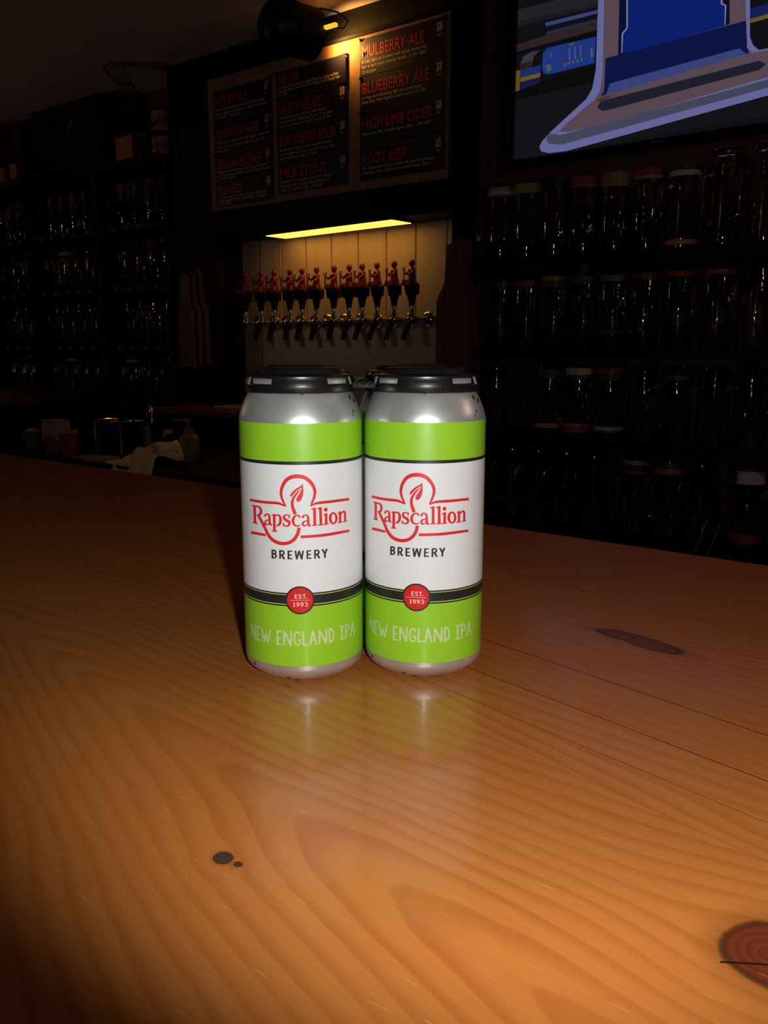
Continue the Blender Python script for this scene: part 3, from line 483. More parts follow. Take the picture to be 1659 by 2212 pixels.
# ------------------------------------------------------------------ the room
def struct(name, bm, mat, label=None, parent=None): return obj(name, bm, mat, parent, kind='structure', label=label)
struct('floor', box(BM(), -5.7, 1.7, -2.1, 3.0, -1.12, -1.07), M_['floor'])
struct('ceiling', box(BM(), -5.7, 1.7, -2.1, 3.0, 1.43, 1.48), M_['ceiling'])
wall_back = struct('wall_back', box(BM(), -5.7, 1.7, 2.88, 3.0, -1.07, 1.43), M_['red_wall'])
struct('wall_left', box(BM(), -5.7, -5.6, -2.1, 2.88, -1.07, 1.43), M_['plaster'])
struct('wall_right', box(BM(), 1.6, 1.7, -2.1, 2.88, -1.07, 1.43), M_['plaster'])
struct('wall_front', box(BM(), -5.6, 1.6, -2.1, -2.0, -1.07, 1.43), M_['plaster'])
# white bead-board behind the taps, board by board
for i in range(9):
    x0 = -3.13 + .15 * i
    obj('plank', box(BM(), x0 + .0025, x0 + .1475, 2.868, 2.88, -.09, .662, .0025), M_['beadboard'], wall_back)
# black casing around the tap niche: two posts and the header that carries the menu board
struct('trim_4', box(BM(), -1.682, -1.672, 2.70, 2.88, -1.07, 1.43), M_['red_wall'])
struct('trim_1', box(BM(), -1.792, -1.682, 2.69, 2.88, -1.07, 1.43, .004), M_['black_paint'])
struct('trim_2', box(BM(), -3.36, -3.085, 2.69, 2.88, -1.07, 1.43, .004), M_['black_paint'])
struct('trim_3', box(BM(), -3.085, -1.792, 2.69, 2.88, .662, 1.43, .003), M_['black_paint'])

# ------------------------------------------------------------------ the bar
bar = thing('bar_counter', (-.9, .38, -1.07), 'long varnished pine bar top of diagonal boards with dark knots, carrying the two cans', 'bar')
def clip(poly, n, c, keep):
    out = []
    for i in range(len(poly)):
        a, b = poly[i], poly[(i + 1) % len(poly)]
        da = (a[0] * n[0] + a[1] * n[1] - c) * keep; db = (b[0] * n[0] + b[1] * n[1] - c) * keep
        if da >= 0: out.append(a)
        if da * db < 0:
            t = da / (da - db); out.append((a[0] + (b[0] - a[0]) * t, a[1] + (b[1] - a[1]) * t))
    return out
def inset(poly, d):
    n = len(poly); out = []
    for i in range(n):
        p0, p1, p2 = Vector(poly[i - 1]), Vector(poly[i]), Vector(poly[(i + 1) % n])
        e1 = (p1 - p0).normalized(); e2 = (p2 - p1).normalized()
        n1 = Vector((-e1.y, e1.x)); n2 = Vector((-e2.y, e2.x))
        bis = n1 + n2; out.append(tuple(p1 + bis * (d / max(.25, 1 + n1.dot(n2)))))
    return out
PINE = wood_mat()
nrm = (math.sin(PLA), math.cos(PLA))
off = lambda y: -.13 * nrm[0] + y * nrm[1]
cuts = [-.75, -.46, -.20, .045, .309, .334, .366, .409, .545, .66, .79, .93, 1.08, 1.25]
hearts = {4: None}
for i in range(len(cuts) - 1):
    lo, hi = off(cuts[i]), off(cuts[i + 1])
    poly = [(-4.6, .02), (1.4, .02), (1.4, .733), (-4.6, .733)]
    poly = clip(clip(poly, nrm, lo, 1), nrm, hi, -1)
    if len(poly) < 3: continue
    g_ = {4: .00015, 5: .0003, 6: .0005, 7: .0003}.get(i, .00004); p1 = inset(poly, g_); p2 = inset(poly, g_ + .00025)
    bm = BM()
    R = [[bm.verts.new((x, y, z)) for x, y in q] for q, z in ((p1, 0), (p1, -.038))]
    bm.faces.new(R[0]); bm.faces.new(R[1][::-1])
    for A, B in zip(R, R[1:]):
        for k in range(len(A)): bm.faces.new((A[k], B[k], B[(k + 1) % len(A)], A[(k + 1) % len(A)])).material_index = 1
    o = obj('plank', bm, [PINE, M_['grime']], bar)
    o['seed'] = 3.7 * i + .4
    mid = (lo + hi) / 2
    o['heart'] = {3: off(.198) - .0, 4: mid + .03, 5: mid - .05, 6: mid + .16, 7: mid - .12, 8: mid - .02}.get(i, mid + random.uniform(-.15, .15))
    o['taper'] = {3: .17, 4: .12, 6: .05, 8: .16}.get(i, random.uniform(.03, .12))
    o['tone'] = {2: 0, 3: 0.0, 4: .15, 5: .15, 6: .35, 7: .55, 8: .75}.get(i, .85)  # redder with distance: the look of fading flash light put into the colour
obj('frame', box(BM(), -4.58, 1.38, .06, .71, -.075, -.039), M_['black_paint'], bar)
obj('front_panel', box(BM(), -4.58, 1.38, .14, .17, -1.07, -.075), M_['oak'], bar)
obj('back_panel', box(BM(), -4.58, 1.38, .66, .69, -1.07, -.075), M_['black_paint'], bar)

# ------------------------------------------------------------------ the cans
A38 = math.radians(38)
def wf(x, y): return Vector((x * math.cos(A38) - y * math.sin(A38), x * math.sin(A38) + y * math.cos(A38), 0))
CANS = [wf(-.04521, .46204), wf(.02235, .46688)]
pk = (CANS[1] - CANS[0]); away = Vector((-pk.y, pk.x, 0))
CANS += [CANS[0] + away, CANS[1] + away]
RB = .0331
def can_shell():
    bm = BM()
    pr = [(0, .0085), (.012, .0078), (.019, .0050), (.0225, .0014), (.0242, 0), (.0262, .0003), (.0288, .0022), (.0312, .0042), (.0325, .0062), (RB - .0001, .0084), (RB, .1394),
          (.0329, .1412), (.0323, .1435), (.0310, .1473), (.0294, .1510), (.0280, .1538), (.0268, .1552), (.0262, .1560)]
    lathe(bm, pr, 64); return bm
def can_lid():
    bm = BM()
    lathe(bm, [(.0262, .1558), (.0274, .1562), (.0276, .1606), (.0268, .1615), (.0254, .1610), (.0246, .1560), (.0232, .1545), (.022, .1555), (0, .1555)], 48); return bm
def can_label():
    zs = [.01054, .0438, .04462, .04503, .04992, .05027, .05109, .1187, .12041, .13956]
    mi = [0, 2, 1, 2, 1, 2, 3, 2, 0]
    bm = BM(); r = RB + .00012
    lathe(bm, [(r - .0003, zs[0])] + [(r, z) for z in zs] + [(r - .0003, zs[-1])], 96, mats=[0] + mi + [0]); return bm
LAB = json.loads(LABEL_DATA)
def on_can(s, z, d): r = RB + .00012 + d; t = s / RB; return (r * math.sin(t), -r * math.cos(t), z)
def print_mesh(shapes, d):
    bm = BM()
    for sh in shapes:
        pts = [[(q[i] / 1e5, q[i + 1] / 1e5) for i in range(0, len(q), 2)] for q in sh]
        if len(pts) == 2:
            a = [bm.verts.new(on_can(*p, d)) for p in pts[0]]; b = [bm.verts.new(on_can(*p, d)) for p in pts[1]]
            for i in range(len(a) - 1): bm.faces.new((a[i], a[i + 1], b[i + 1], b[i]))
        else:
            vs = [bm.verts.new(on_can(*p, d)) for p in pts[0]]
            for t in tessellate_polygon([[Vector((*p, 0)) for p in pts[0]]]): bm.faces.new([vs[i] for i in t])
    for f in bm.faces:          # every face looks out of the can
        c = f.calc_center_median(); f.normal_update()
        if f.normal.dot(Vector((c.x, c.y, 0))) < 0: f.normal_flip()
    me = bpy.data.meshes.new('print'); bm.to_mesh(me); bm.free(); return me
def disc_mesh(zc, r0, r1, d):
    bm = BM(); prev = None; n = 40
    for k in range(5):
        r = r0 + (r1 - r0) * k / 4
        ring = [bm.verts.new(on_can(r * math.cos(2 * PI * i / n), zc + r * math.sin(2 * PI * i / n), d)) for i in range(n)] if r > 0 else [bm.verts.new(on_can(0, zc, d))] * n
        if prev:
            for i in range(n):
                q = []
                for v in (prev[i], ring[i], ring[(i + 1) % n], prev[(i + 1) % n]):
                    if v not in q: q.append(v)
                bm.faces.new(q)
        prev = ring
    for f in bm.faces:
        c = f.calc_center_median(); f.normal_update()
        if f.normal.dot(Vector((c.x, c.y, 0))) < 0: f.normal_flip()
    me = bpy.data.meshes.new('print'); bm.to_mesh(me); bm.free(); return me
can = thing('beer_can', (0, 0, 0), '', 'can', 'four-pack of green and white cans')
obj('body', can_shell(), M_['aluminium'], can, False, True, angle=50)
obj('lid', can_lid(), M_['aluminium'], can, False, True)
lab = obj('label', can_label(), [M_['can_green'], M_['can_line'], M_['can_black'], M_['can_white']], can, False, True, angle=80)
ZC = .04721
for nm, me, mt in (('logo_print', print_mesh(LAB['red'], .00006), 'ink_red'), ('brewery_lettering', print_mesh(LAB['dark'], .00006), 'ink_dark'),
                   ('style_lettering', print_mesh(LAB['pale'], .00006), 'ink_pale'), ('badge_rim', disc_mesh(ZC, .0068, .00765, .00009), 'can_black'),
                   ('badge', disc_mesh(ZC, 0, .0069, .00007), 'ink_badge'), ('badge_lettering', print_mesh(LAB['white'], .00013), 'ink_white')):
    obj(nm, me, M_[mt], lab, False)
spots = [(0, math.radians(38 + 2.04), 'left of the two front cans, green and white, reading NEW ENGLAND IPA, on the bar'),
         (1, math.radians(38 - 9.0), 'right of the two front cans, green and white, reading NEW ENGLAND IPA, on the bar'),
         (2, math.radians(38 - 60), 'green and white can hidden behind the left front can of the pack'),
         (3, math.radians(38 + 75), 'green and white can hidden behind the right front can of the pack')]
for i, rz, lb in spots:
    if i == 0: can.location = CANS[0]; can.rotation_euler = (0, 0, rz); can['label'] = lb
    else: dup(can, CANS[i], rz, lb)
# black plastic carrier clipped over the four lids
ctr = sum(CANS, Vector()) / 4
carrier = thing('can_carrier', (ctr.x, ctr.y, .1545), 'black plastic carrier snapped over the tops of the cans', 'carrier')
for p in CANS:
    q = (p.x, p.y, 0)
    cdir = math.atan2(-p.y, -p.x)
    bm = BM(); lathe(bm, [(.0283, .1545), (.0290, .1543), (.0297, .1552), (.0296, .1583), (.0290, .1589), (.0278, .1589), (.0277, .1560), (.0283, .1545)], 48, q)
    obj('clip_ring', bm, M_['black_plastic'], carrier, smooth=True)
    bm = BM(); lathe(bm, [(0, .1632), (.0205, .1632), (.0212, .1622), (.0280, .1619), (.0284, .1625), (.0278, .1632), (.0225, .1640), (.0215, .1660), (.0205, .1668), (.0150, .1668), (.0142, .1656), (0, .1654)], 48, q)
    obj('cap_disc', bm, M_['black_plastic'], carrier, smooth=True)
    for k in range(4):
        a = cdir + PI / 2 * k
        w = math.radians(29)
        bm = BM(); lathe(bm, [(.0277, .1580), (.0294, .1580), (.0292, .1602), (.0288, .1608), (.0288, .1626), (.0277, .1626), (.0277, .1580)], 10, q, a - w, a + w)
        obj('tab', bm, M_['black_plastic'], carrier, smooth=True)
        for s in (-1, 1):
            a2 = a + s * math.radians(62 if k % 2 == 0 else 30)
            if k % 2: continue
            c2, s2 = math.cos(a2), math.sin(a2)
            bm = BM(); tube(bm, [(q[0] + c2 * .0288, q[1] + s2 * .0288, .1622), (q[0] + c2 * .0296, q[1] + s2 * .0296, .1598), (q[0] + c2 * .0301, q[1] + s2 * .0301, .1584)], .0007, 6)
            obj('hook', bm, M_['grey'], carrier)
for a, b in ((0, 1), (2, 3), (0, 2), (1, 3)):
    m = (CANS[a] + CANS[b]) / 2; d = (CANS[b] - CANS[a]).normalized(); s = Vector((-d.y, d.x, 0))
    bm = BM()
    prof = [(-.0062, .0150), (-.0030, .0090), (0, .0072), (.0030, .0090), (.0062, .0150)]
    up = [[bm.verts.new(m + d * t + s * (w * e) + Vector((0, 0, z))) for t, w in prof] for e, z in ((-1, .1590), (1, .1590), (1, .1562), (-1, .1562))]
    for i in range(4):
        A, B = up[i], up[(i + 1) % 4]
        for j in range(4): bm.faces.new((A[j], A[j + 1], B[j + 1], B[j]))
    bm.faces.new([u_[0] for u_ in up]); bm.faces.new([u_[-1] for u_ in up][::-1])
    obj('bridge', bm, M_['black_plastic'], carrier)
    if a == 0 and b == 1:
        bm = ball(BM(), m - s * .0060 + Vector((0, 0, .1592)), .0032, 12, (1, 1, .5)); obj('stud', bm, M_['black_plastic'], carrier, smooth=True)

# ------------------------------------------------------------------ menu board on the header
YB = 2.68
def text_bm(bm, body, x, z, y, h, sx=1, bold=0, align='LEFT', maxw=None):
    cu = bpy.data.curves.new('t', 'FONT'); cu.body = body; cu.size = 1; cu.resolution_u = 2; cu.offset = bold; cu.align_x = align
    o = bpy.data.objects.new('t', cu); C.objects.link(o)
    dg = bpy.context.evaluated_depsgraph_get()
    me = bpy.data.meshes.new_from_object(o.evaluated_get(dg))
    k = h / .69
    ws = [v.co.x for v in me.vertices]
    if maxw and ws:
        w = (max(ws) - min(ws)) * k * sx
        sx *= maxw / w
    yf = y if callable(y) else (lambda q: y)
    vs = [bm.verts.new((x + v.co.x * k * sx, yf(x + v.co.x * k * sx), z + v.co.y * k)) for v in me.vertices]
    for p in me.polygons:
        try:
            f = bm.faces.new([vs[i] for i in p.vertices]); f.normal_update()
            if f.normal.y > 0: f.normal_flip()
        except ValueError: pass
    bpy.data.objects.remove(o); bpy.data.curves.remove(cu); bpy.data.meshes.remove(me)
def flat(bm):
    me = bpy.data.meshes.new('print'); bm.to_mesh(me); bm.free(); return me
board = thing('menu_board', (-2.43, YB, .765), 'tan framed board hung with dark drink cards on the black header over the taps', 'board')
obj('backing', box(BM(), -3.072, -1.793, YB - .004, YB + .009, .772, 1.318), M_['tan_board'], board)
for nm, a in (('frame_rail', (-3.085, -1.782, .758, .772)), ('frame_rail', (-3.085, -1.782, 1.318, 1.332)), ('frame_stile', (-3.085, -3.072, .772, 1.318)), ('frame_stile', (-1.793, -1.782, .772, 1.318))):
    obj(nm, box(BM(), a[0], a[1], YB - .014, YB + .009, a[2], a[3], .002), M_['black_paint'], board)
def card(x0, x1, z0, z1, title, tw, price, lines, lw, curl=0):
    t = thing('menu_card', ((x0 + x1) / 2, YB - .005, z0), 'dark menu card headed %s in red, pinned to the tan board' % title, 'menu card', 'menu cards on the board')
    bm = BM(); n = 24
    def yy(x): f = max(0, (x - (x1 - .09)) / .09); f = min(f, 1); return YB - .0075 - curl * f * f
    a = [[bm.verts.new((x0 + (x1 - x0) * i / n, yy(x0 + (x1 - x0) * i / n) + dy, z)) for i in range(n + 1)] for z, dy in ((z0, 0), (z1, 0), (z1, .0012), (z0, .0012))]
    for k in range(4):
        A, B = a[k], a[(k + 1) % 4]
        for i in range(n): bm.faces.new((A[i], A[i + 1], B[i + 1], B[i]))
    bm.faces.new([q[0] for q in a]); bm.faces.new([q[-1] for q in a][::-1])
    obj('sheet', bm, M_['card'], t)
    yt = lambda q: yy(q) - .0009
    k = (z1 - z0) / .123
    bm = BM(); text_bm(bm, title, x0 + .010, z1 - .062 * k, yt, .039, .62, .016, maxw=tw); obj('title', flat(bm), M_['menu_red'], t)
    bm = BM()
    for i, (l, w) in enumerate(zip(lines, lw)): text_bm(bm, l, x0 + .009, z1 - (.081 + .0168 * i) * k, yt, .0115, .8, .010, maxw=w)
    obj('description', flat(bm), M_['menu_cream'], t)
    if price:
        bm = BM(); text_bm(bm, price, x1 - .028, z1 - .040 * k, yt, .028, .62, .03, 'CENTER'); obj('price', flat(bm), M_['menu_cream'], t)
        bm = BM(); text_bm(bm, 'PINT', x1 - .028, z1 - .058 * k, yt, .008, .8, .006, 'CENTER'); obj('size_note', flat(bm), M_['menu_cream'], t)
    for cx, side in ((x0 + .004, 'left'), (x1 - .003, 'right')):
        q = thing('push_pin', (cx, YB - .0085, z1 - .002), 'black push pin at the top %s corner of the %s card' % (side, title), 'pin', 'push pins on the menu board')
        bm = BM(); lathe(bm, [(0, 0), (.0052, 0), (.006, .003), (.0045, .006), (0, .0072)], 12)
        bmesh.ops.rotate(bm, verts=bm.verts[:], cent=(0, 0, 0), matrix=Matrix.Rotation(PI / 2, 3, 'X'))
        obj('head', bm, M_['pin'], q, False, True)
T1 = [1.265, 1.138, 1.001, .887, .785]; T2 = [1.273, 1.171, 1.049, .924, .801]; T3 = [1.308, 1.175, 1.053, .921, .803]
for j, (x0, x1, zz, rows) in enumerate((
    (-3.030, -2.674, T1, (('HONEY ALE', .20, '$7', ('Smooth golden ale brewed with local honey', 'and a light malt finish. Easy drinking', '5.0% ABV'), (.31, .32, .16)),
                          ('AMERICAN LAGER', .27, '$7', ('Crisp and clean all malt lager made for', 'warm days and long nights at the bar', '4.8% ABV'), (.34, .31, .08)),
                          ('BELGIAN BLONDE', .28, '$6', ('Belgian style blonde with notes of clove', 'and banana with a soft dry finish', '6.2% ABV'), (.31, .33, .12)),
                          ('IRISH RED', .15, '$8', ('Toasty malts and a hint of caramel', 'balanced by earthy hops', '5.2% ABV'), (.30, .30, .09)))),
    (-2.645, -2.263, T2, (('NE IPA', .118, None, ("A twist on the New England tradition. Triple hops & juicy and hazy,", 'the bright tropical flavors from Citra, Mosaic, and El Dorado hops.', '6.7% ABV'), (.33, .34, .055)),
                          ('HAZY PALE ALE', .237, '$8', ('This hazy pale ale is brewed with Simcoe,', 'Citra, and other imparting flavors of tropical', 'citrus, stone fruits, and bright citrus. 5.7% ABV'), (.265, .29, .29)),
                          ('BLACKBERRY SOUR', .310, '$8', ('An American kettle soured wheat ale brewed', 'with blackberries. Tart, crisp, and bursting with', 'natural tart blackberries. 5.7% ABV'), (.285, .30, .21)),
                          ('MILK STOUT', .262, '$8', ('A creamy, full bodied stout brewed with lactose', 'milk sugars & roasty grains, and hints of', 'coffee and dark chocolate. 5.5% ABV'), (.285, .275, .24)))),
    (-2.203, -1.812, T3, (('MULBERRY ALE', .285, '$8', ('A ruby light ale brewed with whole mulberries', 'for a tart and jammy finish. 5.2% ABV', '12 oz pour'), (.30, .30, .07)),
                          ('BLUEBERRY ALE', .310, '$8', ('A crisp and refreshing light ale containing a', 'flavor from New England natural berry. 5.5% ABV'), (.28, .30)),
                          ('HIGH LIMB CIDER', .325, '$8', ('Plymouth, MA. Classic apple cider. 5.0% ABV',), (.32,)),
                          ('ROOT BEER', .215, '$5', ('This homemade root beer builds with natural ingredients', 'creating a deep, bright and caramel sweet flavor'), (.34, .32)))))):
    for i, (ti, tw, pr, ln, lw) in enumerate(rows):
        card(x0, x1, zz[i + 1] + .0015, zz[i] - .0015, ti, tw, pr, ln, lw, .012 if ti == 'NE IPA' else .002)

# black lamp on the ceiling aimed at the board
LP = Vector((-2.335, 2.46, 1.312))
lt = thing('track_lamp', (LP.x, LP.y, 1.43), 'black bell shaped lamp hanging from the ceiling and lighting the menu board', 'lamp')
aim = (Vector((-2.262, 2.69, 1.304)) - LP).normalized()
rot = aim.to_track_quat('Z', 'Y').to_matrix().to_4x4()
bm = BM(); lathe(bm, [(0, -.130), (.044, -.127), (.070, -.110), (.084, -.075), (.090, -.020), (.090, .080), (.086, .080), (.084, .072), (.084, -.02), (.076, -.08), (.04, -.11), (0, -.115)], 32)
bmesh.ops.transform(bm, matrix=Matrix.Translation(LP) @ rot, verts=bm.verts[:])
obj('shade', bm, M_['lamp_black'], lt, smooth=True)
bm = BM(); tube(bm, [LP + Vector((.0, .0, .085)), LP + Vector((.0, .0, .125))], .009, 10); obj('arm', bm, M_['lamp_black'], lt, smooth=True)
bm = BM(); tube(bm, [LP + Vector((.105, .02, .055)), LP + Vector((.150, .07, .045)), LP + Vector((.172, .10, .020)), LP + Vector((.150, .10, .0)), LP + Vector((.10, .06, .0))], .0035, 8); obj('wire_guard', bm, M_['lamp_black'], lt, smooth=True)
bulb_m = mk('lamp_bulb_glow', (255, 190, 70), .4, emit=2.2)
bm = ball(BM(), LP + aim * .045, .030, 14); o = obj('bulb', bm, bulb_m, lt, smooth=True)
lamp('lamp_beam', 'SPOT', LP + aim * .150, 6.5, (1, .46, .10), .02, LP + aim, spot_size=math.radians(150), spot_blend=1.0)
bm = BM(); box(bm, LP.x + .106, LP.x + .160, LP.y + .04, LP.y + .055, LP.z - .008, LP.z + .003)
obj('lit_slot', bm, mk('lamp_slot_glow', (255, 184, 50), .4, emit=1.2), lt)  # glowing strip stands in for lamplight showing at the shade's slit

# ------------------------------------------------------------------ flat lamp under the header, tap wall
led = thing('panel_light', (-2.41, 2.755, .662), 'long flat yellow light panel glowing under the header above the taps', 'light', rz=math.radians(-3))
obj('housing', box(BM(), -.368, .368, -.068, .068, -.010, 0, .001), M_['black_paint'], led, False)
obj('diffuser', box(BM(), -.358, .358, -.058, .058, -.0125, -.0095), mk('panel_light_glow', (1.75, .78, .115), .5, emit=1.0, var=0, srgb=False), led, False)
for m_ in (bpy.data.materials['panel_light_glow'],):
    bb = m_.node_tree.nodes['Principled BSDF']; bb.inputs['Emission Color'].default_value = (1, .45, .062, 1); bb.inputs['Emission Strength'].default_value = 2.6
sp = thing('backsplash', (-2.42, 2.866, -.09), 'brushed steel splash panel on the wall under the beer taps', 'backsplash')
obj('sheet', box(BM(), -2.885, -1.962, 2.862, 2.868, -.09, .303, .001), M_['steel'], sp)
obj('top_lip', box(BM(), -2.885, -1.962, 2.852, 2.862, .297, .303, .001), M_['steel'], sp)

# ------------------------------------------------------------------ beer taps
tap = thing('beer_tap', (0, 0, 0), '', 'tap', 'beer taps on the steel panel')
rx = lambda bm, m: (bmesh.ops.transform(bm, matrix=m, verts=bm.verts[:]), bm)[1]
TY = Matrix.Rotation(PI / 2, 4, 'X')            # lathe axis -> -Y
bm = BM(); lathe(bm, [(0, 0), (.034, 0), (.036, .003), (.033, .011), (.024, .018), (.012, .021), (0, .021)], 20); obj('flange', rx(bm, TY), M_['chrome'], tap, False, True)
bm = BM(); lathe(bm, [(0, .012), (.011, .012), (.011, .050), (.015, .052), (.015, .066), (0, .066)], 16); obj('shank', rx(bm, TY), M_['chrome'], tap, False, True)
bm = BM(); lathe(bm, [(0, -.018), (.013, -.016), (.016, 0), (.015, .018), (.009, .026), (.0085, .040), (0, .041)], 16, (0, -.080, 0)); obj('faucet_body', bm, M_['chrome'], tap, False, True)
bm = BM(); tube(bm, [(0, -.086, -.008), (0, -.100, -.030), (0, -.114, -.062), (0, -.118, -.080)], [.012, .012, .011, .0105], 12); obj('spout', bm, M_['dark_chrome'], tap, False, True)
hd = obj('handle', lathe(BM(), [(0, .052), (.011, .052), (.014, .072), (.022, .100), (.026, .118), (.0, .120)], 14, (0, -.080, 0)), M_['resin'], tap, False, True)
obj('ferrule', lathe(BM(), [(0, .036), (.008, .036), (.0095, .044), (.0085, .056), (0, .056)], 12, (0, -.080, 0)), M_['chrome'], hd, False, True)
bm = BM()                                       # crescent crown with up-turned lettered rim
n = 14
prev = None
for i in range(n + 1):
    a = -1.15 + 2.3 * i / n
    x = .0345 * math.sin(a); zt = .132 - .026 * (1 - math.cos(a)); th = .034 * math.cos(a * .95) + .006
    ring = [bm.verts.new((x, -.080 + y, z)) for y, z in ((-.020 * math.cos(a) - .006, zt + .012), (.016, zt + .012), (.014, zt - th), (-.012 * math.cos(a) - .004, zt - th))]
    if prev:
        for k in range(4): bm.faces.new((prev[k], prev[(k + 1) % 4], ring[(k + 1) % 4], ring[k]))
    else: bm.faces.new(ring)
    prev = ring
bm.faces.new(prev[::-1])
obj('crown', bm, M_['resin'], hd, False)
bm = BM(); pv = None
for i in range(9):
    a = -.8 + 1.6 * i / 8; x = .033 * math.sin(a); z0 = .133 - .026 * (1 - math.cos(a))
    q = [bm.verts.new((x, -.1075 + .006 * a * a, z)) for z in (z0, z0 + .010)]
    if pv: bm.faces.new((pv[0], q[0], q[1], pv[1]))
    pv = q
o = obj('rim_print', bm, M_['cream_rim'], hd, False)
bm = BM()                                       # seated red figure
tube(bm, [(0, -.08, .128), (.002, -.08, .150), (.004, -.082, .172), (.006, -.084, .190), (.007, -.084, .200)], [.020, .017, .013, .014, .006], 10)
ball(bm, (.008, -.085, .213), .0125, 10, (1, 1, 1.15))
tube(bm, [(.010, -.084, .188), (.022, -.092, .176), (.014, -.106, .166)], [.006, .0055, .005], 8)
tube(bm, [(-.004, -.084, .186), (-.020, -.092, .172), (-.032, -.096, .182)], [.006, .0055, .005], 8)
tube(bm, [(.010, -.088, .142), (.026, -.104, .146), (.030, -.108, .132)], [.010, .009, .006], 8)
tube(bm, [(-.010, -.088, .142), (-.020, -.106, .144), (-.022, -.110, .130)], [.010, .009, .006], 8)
obj('figure', bm, M_['figure'], hd, False, True)
bm = BM(); tube(bm, [(-.034, -.096, .150), (-.033, -.096, .186)], .0025, 6); tube(bm, [(-.040, -.096, .200), (-.038, -.096, .187), (-.033, -.096, .184), (-.028, -.096, .187), (-.026, -.096, .200)], .0022, 6)
obj('fork', bm, M_['resin'], hd, False)
TX = [-2.975, -2.873, -2.792, -2.706, -2.619, -2.543, -2.445, -2.356, -2.268, -2.183, -2.096, -2.011]
ords = 'first second third fourth fifth sixth seventh eighth ninth tenth eleventh twelfth'.split()
for i, x in enumerate(TX):
    lb = 'chrome beer tap with red figure handle, %s from the left in the row of twelve' % ords[i]
    loc = (x, 2.862, .287); rz = math.radians(random.uniform(-7, 7) - (0 if i < 8 else 16))
    if i == 0: tap.location = loc; tap.rotation_euler = (0, 0, rz); tap['label'] = lb
    else: dup(tap, loc, rz, lb)
ledge = thing('drip_ledge', (-2.5, 2.66, -.125), 'narrow reddish wood ledge under the taps with a steel drip tray', 'ledge')
obj('board', box(BM(), -3.30, -1.70, 2.46, 2.866, -.122, -.096, .003), M_['oak'], ledge)
obj('bracket', box(BM(), -3.2, -1.8, 2.5, 2.85, -.25, -.122), M_['black_paint'], ledge)
dt = thing('drip_tray', (-2.45, 2.72, -.096), 'flat steel drip tray lying under the beer taps', 'tray')
bm = BM(); box(bm, -3.02, -1.95, 2.60, 2.84, -.096, -.086, .002); obj('pan', bm, M_['steel'], dt)
for k in range(11): obj('slat', box(BM(), -3.0, -1.97, 2.612 + .02 * k, 2.622 + .02 * k, -.086, -.083), M_['steel'], dt)

# ------------------------------------------------------------------ bottle shaped serving paddles on the posts
def paddle_pts(w, h, neck, nh):
    pts = [(-w, 0), (w, 0), (w, h - nh - .07)]
    for t in (0, .25, .5, .75, 1): s = t * t * (3 - 2 * t); pts.append((w + (neck - w) * s, h - nh - .07 + .07 * t))
    pts += [(neck, h - .01), (neck - .008, h), (-neck + .008, h), (-neck, h - .01)]
    for t in (1, .75, .5, .25, 0): s = t * t * (3 - 2 * t); pts.append((-w + (-w * 0) + (-neck + w) * s, h - nh - .07 + .07 * t))
    return pts
def paddle(x, z, y, h, w, lb, first=None):
    t = thing('serving_paddle', (x, y, z), lb, 'paddle', 'bottle shaped paddles on the posts')
    bm = prism_xz(BM(), paddle_pts(w, h, w * .45, h * .28), -.018, 0, .003)
    obj('board', bm, M_['paddle'], t, False)
    bm = BM(); lathe(bm, [(0, 0), (.006, 0), (.006, .003), (0, .003)], 10); obj('hang_hole', rx(bm, Matrix.Translation((0, -.0175, h - .03)) @ TY), M_['pin'], t, False)
for k, (dx, dz) in enumerate(((0, .01), (-.006, 0), (-.016, -.012))):
    paddle(-1.735 - .004 * k, .095 + dz, 2.688 - .020 * k, .455, .070, '%s stained wooden paddle shaped like a bottle in the stack right of the taps' % ('rearmost', 'middle', 'front')[k])
for k, (dx, dz) in enumerate(((0, .01), (-.03, 0), (-.055, -.008))):
    paddle(-3.178 + dx, .092 + dz, 2.688 - .020 * k, .43, .052, '%s stained wooden paddle shaped like a bottle in the stack left of the taps' % ('rearmost', 'middle', 'front')[k])

# ------------------------------------------------------------------ television
tv = thing('television', (-1.07, 2.80, .81), 'wall television with black bezel showing blue and lavender graphics, over the right shelves', 'television')
obj('cabinet', box(BM(), -1.602, -.535, 2.784, 2.86, .808, 1.407, .004), M_['bezel'], tv)
for a in ((-1.606, -.531, .806, .8215), (-1.606, -.531, 1.394, 1.409), (-1.606, -1.591, .8215, 1.394), (-.546, -.531, .8215, 1.394)):
    obj('bezel_bar', box(BM(), a[0], a[1], 2.768, 2.786, a[2], a[3], .002), M_['bezel'], tv)
TVD = json.loads(TV_DATA)
bm = BM(); mats = []; idx = {}
for k, (c, p) in enumerate(TVD):
    pts = [(p[i] / 1e4, p[i + 1] / 1e4) for i in range(0, len(p), 2)] if k else [(-1.592, .821), (-1.592, 1.395), (-.545, 1.395), (-.545, .821)]
    cc = tuple(c)
    if cc not in idx:
        idx[cc] = len(mats); m_ = mk('screen_picture', cc, .25, emit=1.0, var=.06, scale=300); m_.node_tree.nodes['Principled BSDF'].inputs['Base Color'].links and m_.node_tree.links.remove(m_.node_tree.nodes['Principled BSDF'].inputs['Base Color'].links[0])
        m_.node_tree.nodes['Principled BSDF'].inputs['Base Color'].default_value = (.01, .01, .012, 1); mats.append(m_)
    vs = [bm.verts.new((x, 2.7765 - .00004 * k, z)) for x, z in pts]
    for t in tessellate_polygon([[Vector((x, z, 0)) for x, z in pts]]):
        f = bm.faces.new([vs[i] for i in t]); f.normal_update(); f.material_index = idx[cc]
        if f.normal.y > 0: f.normal_flip()
obj('screen', flat(bm), mats, tv)
obj('wall_mount', box(BM(), -1.3, -.85, 2.86, 2.88, .95, 1.25), M_['bezel'], tv)
